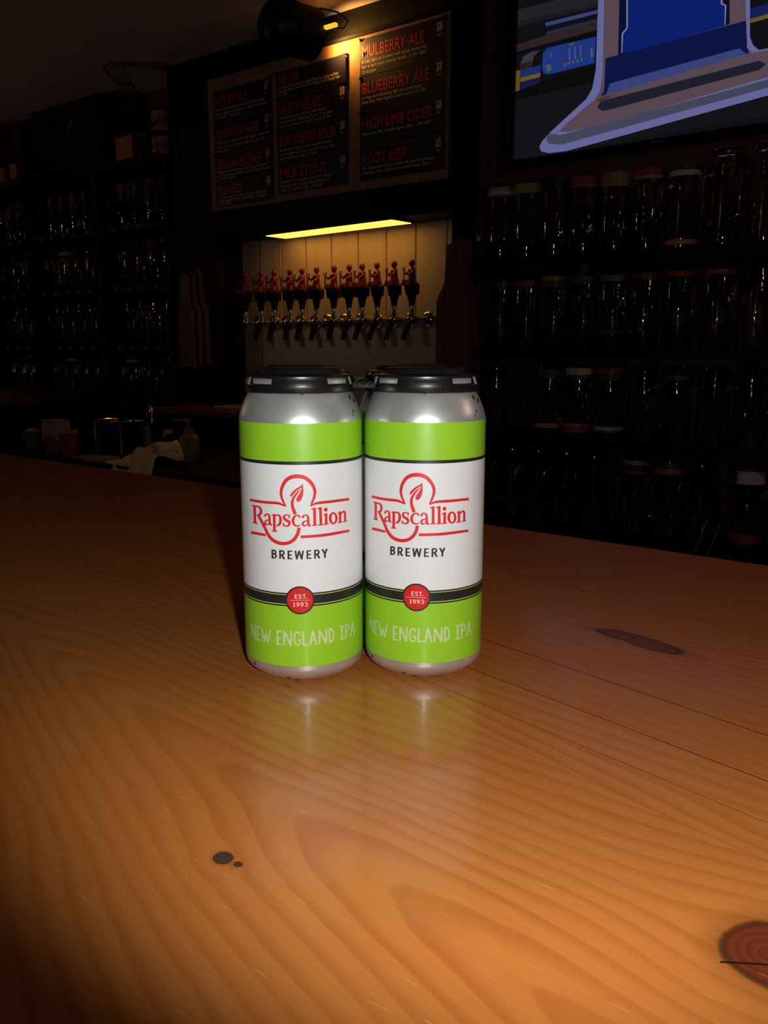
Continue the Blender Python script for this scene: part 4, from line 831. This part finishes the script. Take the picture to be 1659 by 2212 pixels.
bm = BM(); box(bm, -1.10, -1.05, 2.7665, 2.7685, .8085, .8135); obj('maker_mark', bm, M_['grey'], tv)

# ------------------------------------------------------------------ mugs and shelves
MG = lambda: [(0, .25), (.043, .25), (.0468, .2465), (.0478, .240), (.0498, .004), (.0488, 0), (.0468, .004), (.0440, .222), (.039, .228), (0, .228)]
mug = thing('glass_mug', (0, 0, 0), '', 'mug')
body = obj('body', lathe(BM(), MG(), 20), M_['glass'], mug, False, True, angle=35)
bm = BM(); tube(bm, [(0, -.0500, .185), (0, -.070, .190), (0, -.083, .175), (0, -.087, .125), (0, -.083, .075), (0, -.070, .058), (0, -.0505, .062)], [.009, .009, .0085, .008, .0085, .009, .009], 8)
handle = obj('handle', bm, M_['glass'], mug, False, True)
bands = {}
def band_mesh(z0, z1):
    k = (z0, z1)
    if k not in bands:
        bm = BM(); r = lambda z: .0501 - .0021 * z / .25 + .0005
        lathe(bm, [(r(z0) - .001, z0), (r(z0), z0), (r(z1), z1), (r(z1) - .001, z1)], 20)
        me = bpy.data.meshes.new('band'); bm.to_mesh(me); bm.free(); bands[k] = me
    return bands[k]
tapes = dict(cream=(150, 132, 104), white=(196, 180, 172), yellow=(150, 140, 52), black=(18, 18, 18), red=(150, 36, 30), orange=(170, 84, 36), teal=(24, 64, 72), tan=(150, 116, 76),
             brown=(84, 56, 40), green=(30, 74, 40), pink=(190, 120, 120), magenta=(150, 40, 66), blue=(40, 86, 130), grey=(110, 100, 92))
tm = {}
def band(root, col, z0, z1, label=None):
    if col not in tm: tm[col] = tape(col, tapes[col])
    me = band_mesh(z0, z1).copy(); me.materials.append(tm[col])
    o = bpy.data.objects.new('band', me); C.objects.link(o); o.parent = root
    return tag(o, '%s band of tape' % col)
used = []
def place_mug(x, y, z, lb, grp, bs=(), sc=1, rz=None):
    rz = random.uniform(-.9, .2) if rz is None else rz
    if not used: r = mug; r.location = (x, y, z); r.rotation_euler = (0, 0, rz); r['label'] = lb; r['group'] = grp; used.append(1)
    else:
        r = link_copy(mug); r.location = (x, y, z); r.rotation_euler = (0, 0, rz); r['label'] = lb; r['group'] = grp
        link_copy(body, r); link_copy(handle, r)
    r.scale = (1, 1, sc)
    for col, z0, z1 in bs: band(r, col, z0, z1)
    return r
ZR = [.476, .172, -.130, -.430]
row_n = ['top', 'second', 'third', 'lowest']
RS = []
for i, z in enumerate(ZR):
    s = thing('wall_shelf', (-.5, 2.77, z), '%s black shelf of mugs on the dark red wall at right' % row_n[i], 'shelf', 'black shelves on the right wall')
    obj('board', box(BM(), -1.672, .6, 2.655, 2.88, z - .042 if i == 0 else z - .032, z, .002), M_['black_paint'], s)
    for bx in (-1.4, -.75, .1): obj('bracket', box(BM(), bx - .012, bx + .012, 2.70, 2.88, z - .10, z - (.042 if i == 0 else .032)), M_['black_paint'], s)
U = .218; T = .2485
rowsR = [
 [(-1.618, (('cream', .236, T), ('white', .222, .236), ('brown', .212, .222))), (-1.512, (('yellow', U, T),)), (-1.407, (('black', U, T),)), (-1.300, (('red', .222, T), ('orange', .214, .222))),
  (-1.192, (('tan', .205, T),)), (-1.084, (('red', .226, T), ('yellow', .216, .226))), (-.972, (('teal', .228, T), ('white', .212, .228), ('pink', .012, .026))), (-.845, ()), (-.728, ())],
 [(-1.612, (('brown', .214, .230),)), (-1.505, (('red', .214, .232),)), (-1.398, (('tan', .228, .242), ('green', .205, .228))), (-1.288, (('green', .212, .235),)), (-1.184, (('grey', .216, .236), ('teal', .05, .06))), (-1.078, (('brown', .216, .238),)),
  (-.966, (('red', .220, .236),)), (-.846, (('red', .222, .236),)), (-.735, ())],
 [(-1.620, ()), (-1.404, (('green', .200, .232), ('pink', .030, .046))), (-1.292, (('white', .216, .238), ('brown', .20, .216), ('pink', .042, .050), ('magenta', .020, .042))), (-1.178, (('red', .224, .240), ('teal', .20, .224), ('white', .034, .046), ('blue', .026, .034))),
  (-1.062, ()), (-.954, (('brown', .206, .22),)), (-.836, ()), (-.726, ()), (-.610, ())],
 [(-1.548, ()), (-1.440, ()), (-1.330, ()), (-1.222, ()), (-1.072, (('cream', .226, .240), ('black', .206, .226), ('red', .196, .206))), (-.960, (('teal', .222, .242), ('orange', .205, .222))), (-.856, ()),
  (-.712, (('black', .236, T), ('white', .196, .236), ('magenta', .012, .04))), (-.600, ())]]
for i, row in enumerate(rowsR):
    n = 0
    for x, bs in row:
        n += 1
        cols = ' and '.join(dict.fromkeys(b[0] for b in bs))
        lb = ('mug banded in %s, ' % cols if bs else 'plain clear glass mug, ') + '%s along the %s right shelf' % (ords[n - 1], row_n[i])
        place_mug(x, 2.745, ZR[i], lb, 'mugs on the %s right shelf' % row_n[i], bs, 1.12 if (i == 0 and not bs) else 1, rz=random.uniform(-1.0, -.5))
# tags hanging from the shelves
t = thing('hang_tag', (-1.245, 2.652, .440), 'small blue tag dangling from the edge of the top right shelf', 'tag')
bm = BM(); box(bm, -.012, .012, -.002, 0, -.055, 0, .001); bmesh.ops.rotate(bm, verts=bm.verts[:], cent=(0, 0, 0), matrix=Matrix.Rotation(.3, 3, 'Y')); obj('card', bm, tape('tag_blue', (40, 74, 110)), t, False)
t = thing('caution_strip', (-.800, 2.690, -.455), 'black and yellow edged strip hanging by the white banded mug on the lowest right shelf', 'strip')
bm = BM(); box(bm, -.022, .022, -.001, .001, 0, .115, .0004); bmesh.ops.rotate(bm, verts=bm.verts[:], cent=(0, 0, 0), matrix=Matrix.Rotation(.28, 3, 'Y')); obj('ribbon', bm, M_['resin'], t, False)
for s in (-1, 1):
    bm = BM(); box(bm, s * .020 - .0018, s * .020 + .0018, -.0022, -.001, .002, .113); bmesh.ops.rotate(bm, verts=bm.verts[:], cent=(0, 0, 0), matrix=Matrix.Rotation(.28, 3, 'Y')); obj('edge_stripe', bm, tape('strip_yellow', (140, 92, 30)), t, False)
t.location = (-.812, 2.650, -.46)

# left shelf unit with three bays
unit = thing('shelf_unit', (-4.2, 2.77, -1.07), 'tall black shelf unit of mugs with three bays, left of the taps', 'shelf unit')
ZL = [.770, .480, .190, -.090]
for x0, x1, nm in ((-3.40, -3.365, 'side_panel'), (-3.955, -3.915, 'divider'), (-4.60, -4.56, 'divider'), (-5.28, -5.24, 'side_panel')):
    obj(nm, box(BM(), x0, x1, 2.66, 2.86, -1.07, 1.02, .002), M_['black_paint'], unit)
obj('back_panel', box(BM(), -5.24, -3.40, 2.86, 2.88, -1.07, 1.02), M_['black_paint'], unit)
obj('top_shelf', box(BM(), -5.30, -3.362, 2.62, 2.88, 1.02, 1.055, .002), M_['black_paint'], unit)
bays = [(-3.905, -3.41, 'right bay'), (-4.55, -3.96, 'middle bay'), (-5.23, -4.61, 'left bay')]
for z in ZL:
    for x0, x1, _ in bays: obj('shelf', box(BM(), x0 - .01, x1 + .01, 2.665, 2.86, z - .03, z, .001), M_['black_paint'], unit)
obj('lower_front', box(BM(), -5.24, -3.40, 2.70, 2.72, -1.07, -.12), M_['black_paint'], unit)
lrow = ['top', 'second', 'third', 'bottom']
LB = {(0, 0): {1: (('brown', .2, .235),), 3: (('red', .2, .23),)}, (0, 1): {0: (('grey', .22, .24),), 4: (('tan', .22, .238),), 1: (('brown', .215, .235),)}, (1, 1): {3: (('tan', .21, .232),)}, (2, 0): {3: (('brown', .22, .24),)},
      (1, 3): {3: (('pink', .22, .232),)}, (0, 3): {0: (('brown', .218, .24), ('orange', .04, .05)), 4: (('cream', .22, .245),), 3: (('pink', .215, .23),)}}
for r, z in enumerate(ZL):
    for b, (x0, x1, bn) in enumerate(bays):
        k = 0
        xs = [x1 - .058 - .108 * j for j in range(5)] if b != 2 else [x1 - .058 - .108 * j for j in range(3)]
        for j, x in enumerate(xs):
            if x - .05 < x0: continue
            bs = LB.get((b, r), {}).get(j, ())
            cols = ' and '.join(dict.fromkeys(q[0] for q in bs))
            lb = ('mug banded in %s, ' % cols if bs else 'plain glass mug, ') + '%s from right on %s shelf, %s, left unit' % (ords[j], lrow[r], bn)
            place_mug(x, 2.752, z, lb, 'mugs on the left shelf unit', bs, .88, rz=random.uniform(-.6, .5))
            if r < 3 and (j + r + b) % 7: obj('name_tag', box(BM(), x - .016 - .01, x + .016 - .01, 2.6615, 2.6645, z - .026, z - .004), M_['tagpaper'], unit)
# things on top of the left unit
t = thing('loudspeaker', (-4.13, 2.74, 1.055), 'wide black loudspeaker box on top of the left shelf unit', 'speaker')
obj('cabinet', box(BM(), -4.47, -3.83, 2.66, 2.86, 1.055, 1.40, .008), M_['black_paint'], t)
g = obj('grille', box(BM(), -4.45, -3.85, 2.648, 2.66, 1.075, 1.38, .004), M_['resin'], t)
for cx in (-4.30, -4.0):
    bm = BM(); lathe(bm, [(.105, 0), (.110, .004), (.100, .006), (.090, .002)], 28); obj('cone_ring', rx(bm, Matrix.Translation((cx, 2.648, 1.23)) @ TY), M_['resin'], t)
bm = BM(); box(bm, -4.44, -4.38, 2.645, 2.648, 1.078, 1.083); obj('maker_mark', bm, M_['grey'], t)
t = thing('picture_frame', (-3.70, 2.68, 1.055), 'small faded picture in a brown frame beside the loudspeaker', 'picture')
obj('frame', box(BM(), -3.785, -3.625, 2.690, 2.702, 1.055, 1.195, .003), M_['crate'], t)
obj('print', box(BM(), -3.770, -3.640, 2.687, 2.690, 1.070, 1.180), M_['pink'], t)
t = thing('storage_jar', (-3.55, 2.70, 1.055), 'dark glass storage jar with pale lid between picture and boxes', 'jar')
obj('body', lathe(BM(), [(0, 0), (.042, 0), (.045, .006), (.045, .085), (.036, .098), (0, .098)], 20, (-3.55, 2.70, 1.055)), M_['amber'], t, smooth=True)
obj('lid', lathe(BM(), [(0, .098), (.038, .098), (.038, .112), (0, .112)], 20, (-3.55, 2.70, 1.055)), M_['grey'], t, smooth=True)
for k, (zb, h_) in enumerate(((1.055, .085), (1.165, .085))):
    t = thing('tea_tin', (-3.43, 2.70, zb), ('lower' if k == 0 else 'upper') + ' faded pink tin of the stack by the black post', 'tin', 'stacked pink tins')
    obj('body', lathe(BM(), [(0, 0), (.044, 0), (.045, .004), (.045, h_ - .004), (.044, h_), (0, h_)], 20, (-3.43, 2.70, zb)), M_['pink'], t, smooth=True)
    obj('band', lathe(BM(), [(.0452, .03), (.0456, .031), (.0456, .055), (.0452, .056)], 20, (-3.43, 2.70, zb)), M_['cream_rim'], t, smooth=True)
    obj('lid', lathe(BM(), [(0, h_), (.046, h_), (.046, h_ + .025), (0, h_ + .025)] if k == 0 else [(0, h_), (.046, h_), (.044, h_ + .012), (0, h_ + .014)], 20, (-3.43, 2.70, zb)), M_['resin'], t, smooth=True)
t = thing('potted_plant', (-3.52, 2.55, 1.055), 'dark potted plant with one big leaf against the ceiling, left of the menu board', 'plant')
t.location = (-3.56, 2.79, 1.055)
obj('pot', lathe(BM(), [(0, 0), (.045, 0), (.062, .105), (.066, .108), (.066, .125), (.058, .125), (.055, .108), (0, .105)], 20, (-3.56, 2.79, 1.055)), M_['terracotta'], t, smooth=True)
def leaf(c, ln, w, rz, ry, rxx=0):
    bm = BM(); n = 8; rows = []
    for i in range(n + 1):
        s = i / n; hw = w * math.sin(PI * min(1, s * .97 + .03)) ** .75 * (1 - .25 * s)
        rows.append([bm.verts.new((ln * s, y * hw, -.18 * ln * s * s + (.12 * w * abs(y)))) for y in (-1, 0, 1)])
    for a, b in zip(rows, rows[1:]):
        for k in range(2): bm.faces.new((a[k], a[k + 1], b[k + 1], b[k]))
    r = bmesh.ops.extrude_face_region(bm, geom=bm.faces[:])
    bmesh.ops.translate(bm, verts=[v for v in r['geom'] if isinstance(v, bmesh.types.BMVert)], vec=(0, 0, .0012))
    bmesh.ops.transform(bm, matrix=Matrix.Translation(c) @ Matrix.Rotation(rz, 4, 'Z') @ Matrix.Rotation(ry, 4, 'Y') @ Matrix.Rotation(rxx, 4, 'X'), verts=bm.verts[:])
    return bm
base = Vector((-3.56, 2.79, 1.17))
for c, ln, w, rz, ry, rr in (((-3.40, 2.52, 1.335), .165, .055, PI + .15, -.55, 1.2), ((-3.50, 2.70, 1.255), .15, .05, PI + .5, -.25, .9), ((-3.50, 2.72, 1.25), .13, .045, -2.2, .1, .6), ((-3.46, 2.72, 1.22), .14, .045, -1.2, .3, .3), ((-3.45, 2.74, 1.25), .13, .045, -.3, -.2, .5), ((-3.58, 2.72, 1.24), .14, .05, -2.8, .0, .6)):
    obj('leaf', leaf(c, ln, w, rz, ry, rr), M_['leaf'], t, smooth=True)
    bm = BM(); mid = (base + Vector(c)) / 2 + Vector((0, 0, .04)); tube(bm, [base, mid, Vector(c)], .003, 6); obj('stem', bm, M_['leaf'], t)
bm = BM(); tube(bm, [base, (-3.42, 2.64, 1.19), (-3.345, 2.60, 1.10), (-3.33, 2.60, .99)], .0022, 6); obj('vine', bm, M_['leaf'], t)
for k, (x, z) in enumerate(((-3.36, 1.12), (-3.335, 1.05), (-3.33, .985))): obj('leaf', leaf((x, 2.60, z), .05, .018, -2 + k, .6, .4), M_['leaf'], t)
# old wooden crate standing at the far left
t = thing('wooden_crate', (-4.95, 2.70, 1.055), 'old brown wooden crate on end at the far left, open to the front', 'crate')
for nm, a in (('side', (-4.625, -4.60, 1.055, 1.385)), ('side', (-5.26, -5.235, 1.055, 1.385)), ('floor_board', (-5.235, -4.625, 1.055, 1.078)), ('lid_board', (-5.235, -4.625, 1.362, 1.385)), ):
    obj(nm, box(BM(), a[0], a[1], 2.645, 2.84, a[2], a[3], .002), M_['crate'], t)
obj('back_board', box(BM(), -5.26, -4.60, 2.84, 2.855, 1.055, 1.385), M_['crate'], t)
for k, x in enumerate((-4.78, -4.95)):
    t = thing('liquor_bottle', (x, 2.74, 1.078), ('nearer' if k == 0 else 'farther') + ' dark bottle standing inside the wooden crate', 'bottle', 'bottles in the crate')
    obj('body', lathe(BM(), [(0, 0), (.036, 0), (.038, .005), (.038, .14), (.03, .165), (.014, .19), (.013, .235), (0, .235)], 18, (x, 2.74, 1.078)), M_['amber'], t, smooth=True)
    obj('label', lathe(BM(), [(.0382, .035), (.0387, .036), (.0387, .11), (.0382, .111)], 18, (x, 2.74, 1.078)), M_['pink'], t, smooth=True)
    obj('cap', lathe(BM(), [(0, .235), (.015, .235), (.015, .255), (0, .256)], 14, (x, 2.74, 1.078)), M_['pin'], t, smooth=True)
t = thing('wood_slab', (-4.75, 2.5, -.125), 'rough edged slab of reddish wood across the left end of the back counter', 'slab')
bm = BM(); n = 10; rows = []
for i in range(n + 1):
    x = -5.3 + 1.0 * i / n; e = .012 * math.sin(i * 1.9) + .008 * math.sin(i * 4.1)
    rows.append([bm.verts.new((x, y, z)) for y, z in ((2.34 + e, -.118), (2.33 + e, -.080), (2.345 + e, -.066), (2.64, -.066), (2.64, -.118))])
for a, b in zip(rows, rows[1:]):
    for k in range(5): bm.faces.new((a[k], a[(k + 1) % 5], b[(k + 1) % 5], b[k]))
bm.faces.new(rows[0][::-1]); bm.faces.new(rows[-1])
obj('board', bm, M_['oak'], t)
for x in (-5.2, -4.42): obj('block', box(BM(), x - .03, x + .03, 2.42, 2.6, -.25, -.118), M_['black_paint'], t)

# ------------------------------------------------------------------ back counter and what stands on it
bc = thing('back_counter', (-3.5, 2.3, -1.07), 'dark low counter running below the taps and the left shelves', 'counter')
obj('top', box(BM(), -5.4, -1.80, 1.85, 2.655, -.28, -.25, .004), M_['black_paint'], bc)
for k in range(5):
    x0 = -5.38 + .715 * k
    obj('cabinet_door', box(BM(), x0 + .004, x0 + .711, 1.89, 1.91, -1.0, -.29, .003), M_['black_paint'], bc)
obj('carcass', box(BM(), -5.38, -1.81, 1.91, 2.655, -1.07, -.28), M_['black_paint'], bc)
ZT = -.25
t = thing('paper_caddy', (-3.22, 1.90, ZT), 'pale plastic caddy with grey lower half at the left of the back counter', 'caddy')
bm = BM(); lathe(bm, [(0, 0), (.046, 0), (.052, .07), (.050, .07), (.046, .006), (0, .006)], 4, (-3.22, 1.93, ZT), PI / 4, PI / 4 + 2 * PI); obj('tub', bm, M_['grey'], t)
bm = BM(); box(bm, -3.272, -3.168, 1.895, 1.965, ZT + .05, ZT + .132, .002); obj('napkins', bm, M_['paper'], t)
bm = BM(); box(bm, -3.262, -3.186, 1.890, 1.960, ZT + .128, ZT + .136, .002); obj('top_napkin', bm, M_['paper'], t)
t = thing('red_cup', (-3.06, 1.885, ZT), 'dull red plastic cup standing right of the pale caddy', 'cup')
bm = BM(); lathe(bm, [(0, 0), (.026, 0), (.034, .098), (.036, .100), (.034, .102), (.031, .098), (.024, .004), (0, .004)], 20, (-3.06, 1.885, ZT)); obj('body', bm, M_['red_cup'], t, smooth=True)
bm = BM(); lathe(bm, [(.0345, .094), (.0368, .097), (.0368, .104), (.034, .105)], 20, (-3.06, 1.885, ZT)); obj('rim', bm, M_['pink'], t, smooth=True)
t = thing('sauce_glass', (-3.35, 1.90, ZT), 'small cloudy glass bowl with a rag at the far left of the back counter', 'bowl')
bm = BM(); lathe(bm, [(0, 0), (.022, 0), (.038, .05), (.042, .085), (.040, .085), (.035, .05), (.02, .005), (0, .005)], 18, (-3.35, 1.90, ZT)); obj('bowl', bm, M_['grey'], t, smooth=True)
bm = ball(BM(), (-3.35, 1.90, ZT + .075), .036, 10, (1, 1, .6)); obj('rag', bm, M_['paper'], t, smooth=True)
t = thing('steel_caddy', (-2.93, 1.97, ZT), 'dark box shaped steel caddy behind the red cup', 'caddy')
obj('box', box(BM(), -3.03, -2.86, 1.99, 2.09, ZT, ZT + .135, .004), M_['resin'], t)
for x in (-3.03, -2.86): 
    bm = BM(); tube(bm, [(x, 1.985, ZT), (x, 1.985, ZT + .138), (x, 2.04, ZT + .142), (x, 2.095, ZT + .138)], .004, 8); obj('rail', bm, M_['chrome'], t, smooth=True)
t = thing('faucet', (-2.88, 2.16, ZT), 'chrome gooseneck faucet arching over the back counter', 'faucet')
fx, fy = -2.885, 2.14
obj('base', lathe(BM(), [(0, 0), (.026, 0), (.022, .02), (.012, .03), (0, .03)], 16, (fx, fy, ZT)), M_['chrome'], t, smooth=True)
bm = BM(); tube(bm, [(fx, fy, ZT + .02), (fx, fy, ZT + .15)] + [(fx + .05 - .05 * math.cos(a), fy - .03 * (1 - math.cos(a)), ZT + .15 + .055 * math.sin(a)) for a in [PI * k / 10 for k in range(1, 10)]] + [(fx + .10, fy - .06, ZT + .135)], .008, 12); obj('neck', bm, M_['chrome'], t, smooth=True)
bm = BM(); tube(bm, [(fx + .02, fy, ZT + .025), (fx + .07, fy + .01, ZT + .05)], [.006, .005], 8); obj('lever', bm, M_['chrome'], t, smooth=True)
t = thing('squeeze_tube', (-2.79, 2.06, ZT), 'grey upright tube bottle below the faucet', 'bottle')
obj('body', lathe(BM(), [(0, 0), (.021, 0), (.022, .004), (.018, .11), (0, .112)], 16, (-2.79, 2.06, ZT)), M_['grey'], t, smooth=True)
obj('cap', lathe(BM(), [(0, .11), (.012, .11), (.010, .128), (0, .13)], 14, (-2.79, 2.06, ZT)), M_['grey'], t, smooth=True)
t = thing('dark_bottle', (-2.70, 2.09, ZT), 'dark bottle with pale orange cap between the tube and the soap bottle', 'bottle')
obj('body', lathe(BM(), [(0, 0), (.028, 0), (.029, .004), (.029, .075), (.018, .098), (0, .098)], 18, (-2.70, 2.09, ZT)), M_['amber'], t, smooth=True)
obj('cap', lathe(BM(), [(0, .097), (.019, .097), (.017, .112), (0, .114)], 16, (-2.70, 2.09, ZT)), M_['pink'], t, smooth=True)
for k, x in enumerate((-2.995, -2.64)):
    t = thing('shot_glass', (x, 2.0 + .13 * k, ZT), 'small clear tumbler ' + ('before the steel caddy' if k == 0 else 'beside the soap bottle'), 'glass', 'tumblers on the back counter')
    yk = (1.945, 2.075)[k]; t.location = (x + .05 * (1 - k), yk, ZT)
    obj('body', lathe(BM(), [(0, 0), (.022, 0), (.028, .065), (.0262, .065), (.020, .008), (0, .008)], 16, (x + .05 * (1 - k), yk, ZT)), M_['glass'], t, smooth=True)
t = thing('soap_bottle', (-2.575, 2.09, ZT), 'white pump soap bottle standing on the back counter before the black post', 'bottle')
sx_, sy_ = -2.575, 2.09
obj('body', lathe(BM(), [(0, 0), (.036, 0), (.038, .004), (.038, .088), (.033, .098), (.020, .104), (.020, .108), (0, .108)], 22, (sx_, sy_, ZT)), M_['white_plastic'], t, smooth=True)
obj('collar', lathe(BM(), [(0, .107), (.019, .107), (.019, .127), (.006, .129), (0, .129)], 16, (sx_, sy_, ZT)), M_['white_plastic'], t, smooth=True)
bm = BM(); tube(bm, [(sx_, sy_, ZT + .127), (sx_, sy_, ZT + .150), (sx_ - .008, sy_ - .006, ZT + .157), (sx_ - .05, sy_ - .035, ZT + .155)], [.005, .005, .006, .004], 8); obj('pump', bm, M_['white_plastic'], t, smooth=True)
t = thing('cocktail_napkins', (-2.93, 1.90, ZT), 'thin stack of pale paper napkins lying at the counter edge', 'napkins')
for k in range(3):
    bm = BM(); box(bm, -.085, .085, -.045, .045, .004 * k, .004 * k + .0035); bmesh.ops.rotate(bm, verts=bm.verts[:], cent=(0, 0, 0), matrix=Matrix.Rotation(.12 * k - .1, 3, 'Z')); bmesh.ops.translate(bm, verts=bm.verts[:], vec=(-2.90, 1.90, ZT)); obj('napkin', bm, M_['paper'], t)
# towel heaped over the edge of the counter
t = thing('bar_towel', (-2.60, 1.90, ZT), 'cream bar towel heaped over the edge of the back counter', 'towel')
bm = BM(); nu, nv = 26, 16; grid = []
for i in range(nu + 1):
    a = i / nu; row = []
    for j in range(nv + 1):
        b = j / nv
        x = -2.785 + .31 * a + .012 * math.sin(b * 5); y = 1.985 - .17 * b
        hgt = .010 + .066 * math.exp(-((a - .70) / .22) ** 2) * (1 - .35 * b) + .040 * math.exp(-((a - .92) / .09) ** 2) + .016 * math.sin(a * 17 + b * 3.5) * (1 - abs(a - .5)) + .008 * math.sin(a * 31 - b * 7)
        hgt *= min(1, a * 4 + .12)
        z = ZT + max(.004, hgt)
        if b > .72: z -= (b - .72) * .32; y = 1.985 - .17 * .72 - (b - .72) * .09
        row.append(bm.verts.new((x, y, z)))
    grid.append(row)
for i in range(nu):
    for j in range(nv): bm.faces.new((grid[i][j], grid[i + 1][j], grid[i + 1][j + 1], grid[i][j + 1]))
o = obj('cloth', bm, M_['towel'], t, smooth=True, angle=180)
md = o.modifiers.new('thick', 'SOLIDIFY'); md.thickness = .004; md.offset = 1
bm = BM(); bmesh.ops.create_grid(bm, x_segments=10, y_segments=6, size=.5)
for v in bm.verts:
    a = v.co.x + .5; b = v.co.y + .5
    ang = a * 1.6 * PI
    v.co = Vector((-2.50 + .028 * math.cos(ang - .6) - .0 * b, 1.87 + .09 * b, ZT + .066 + .026 * math.sin(ang - .6)))
o = obj('fold', bm, M_['towel'], t, smooth=True, angle=180)
md = o.modifiers.new('thick', 'SOLIDIFY'); md.thickness = .005
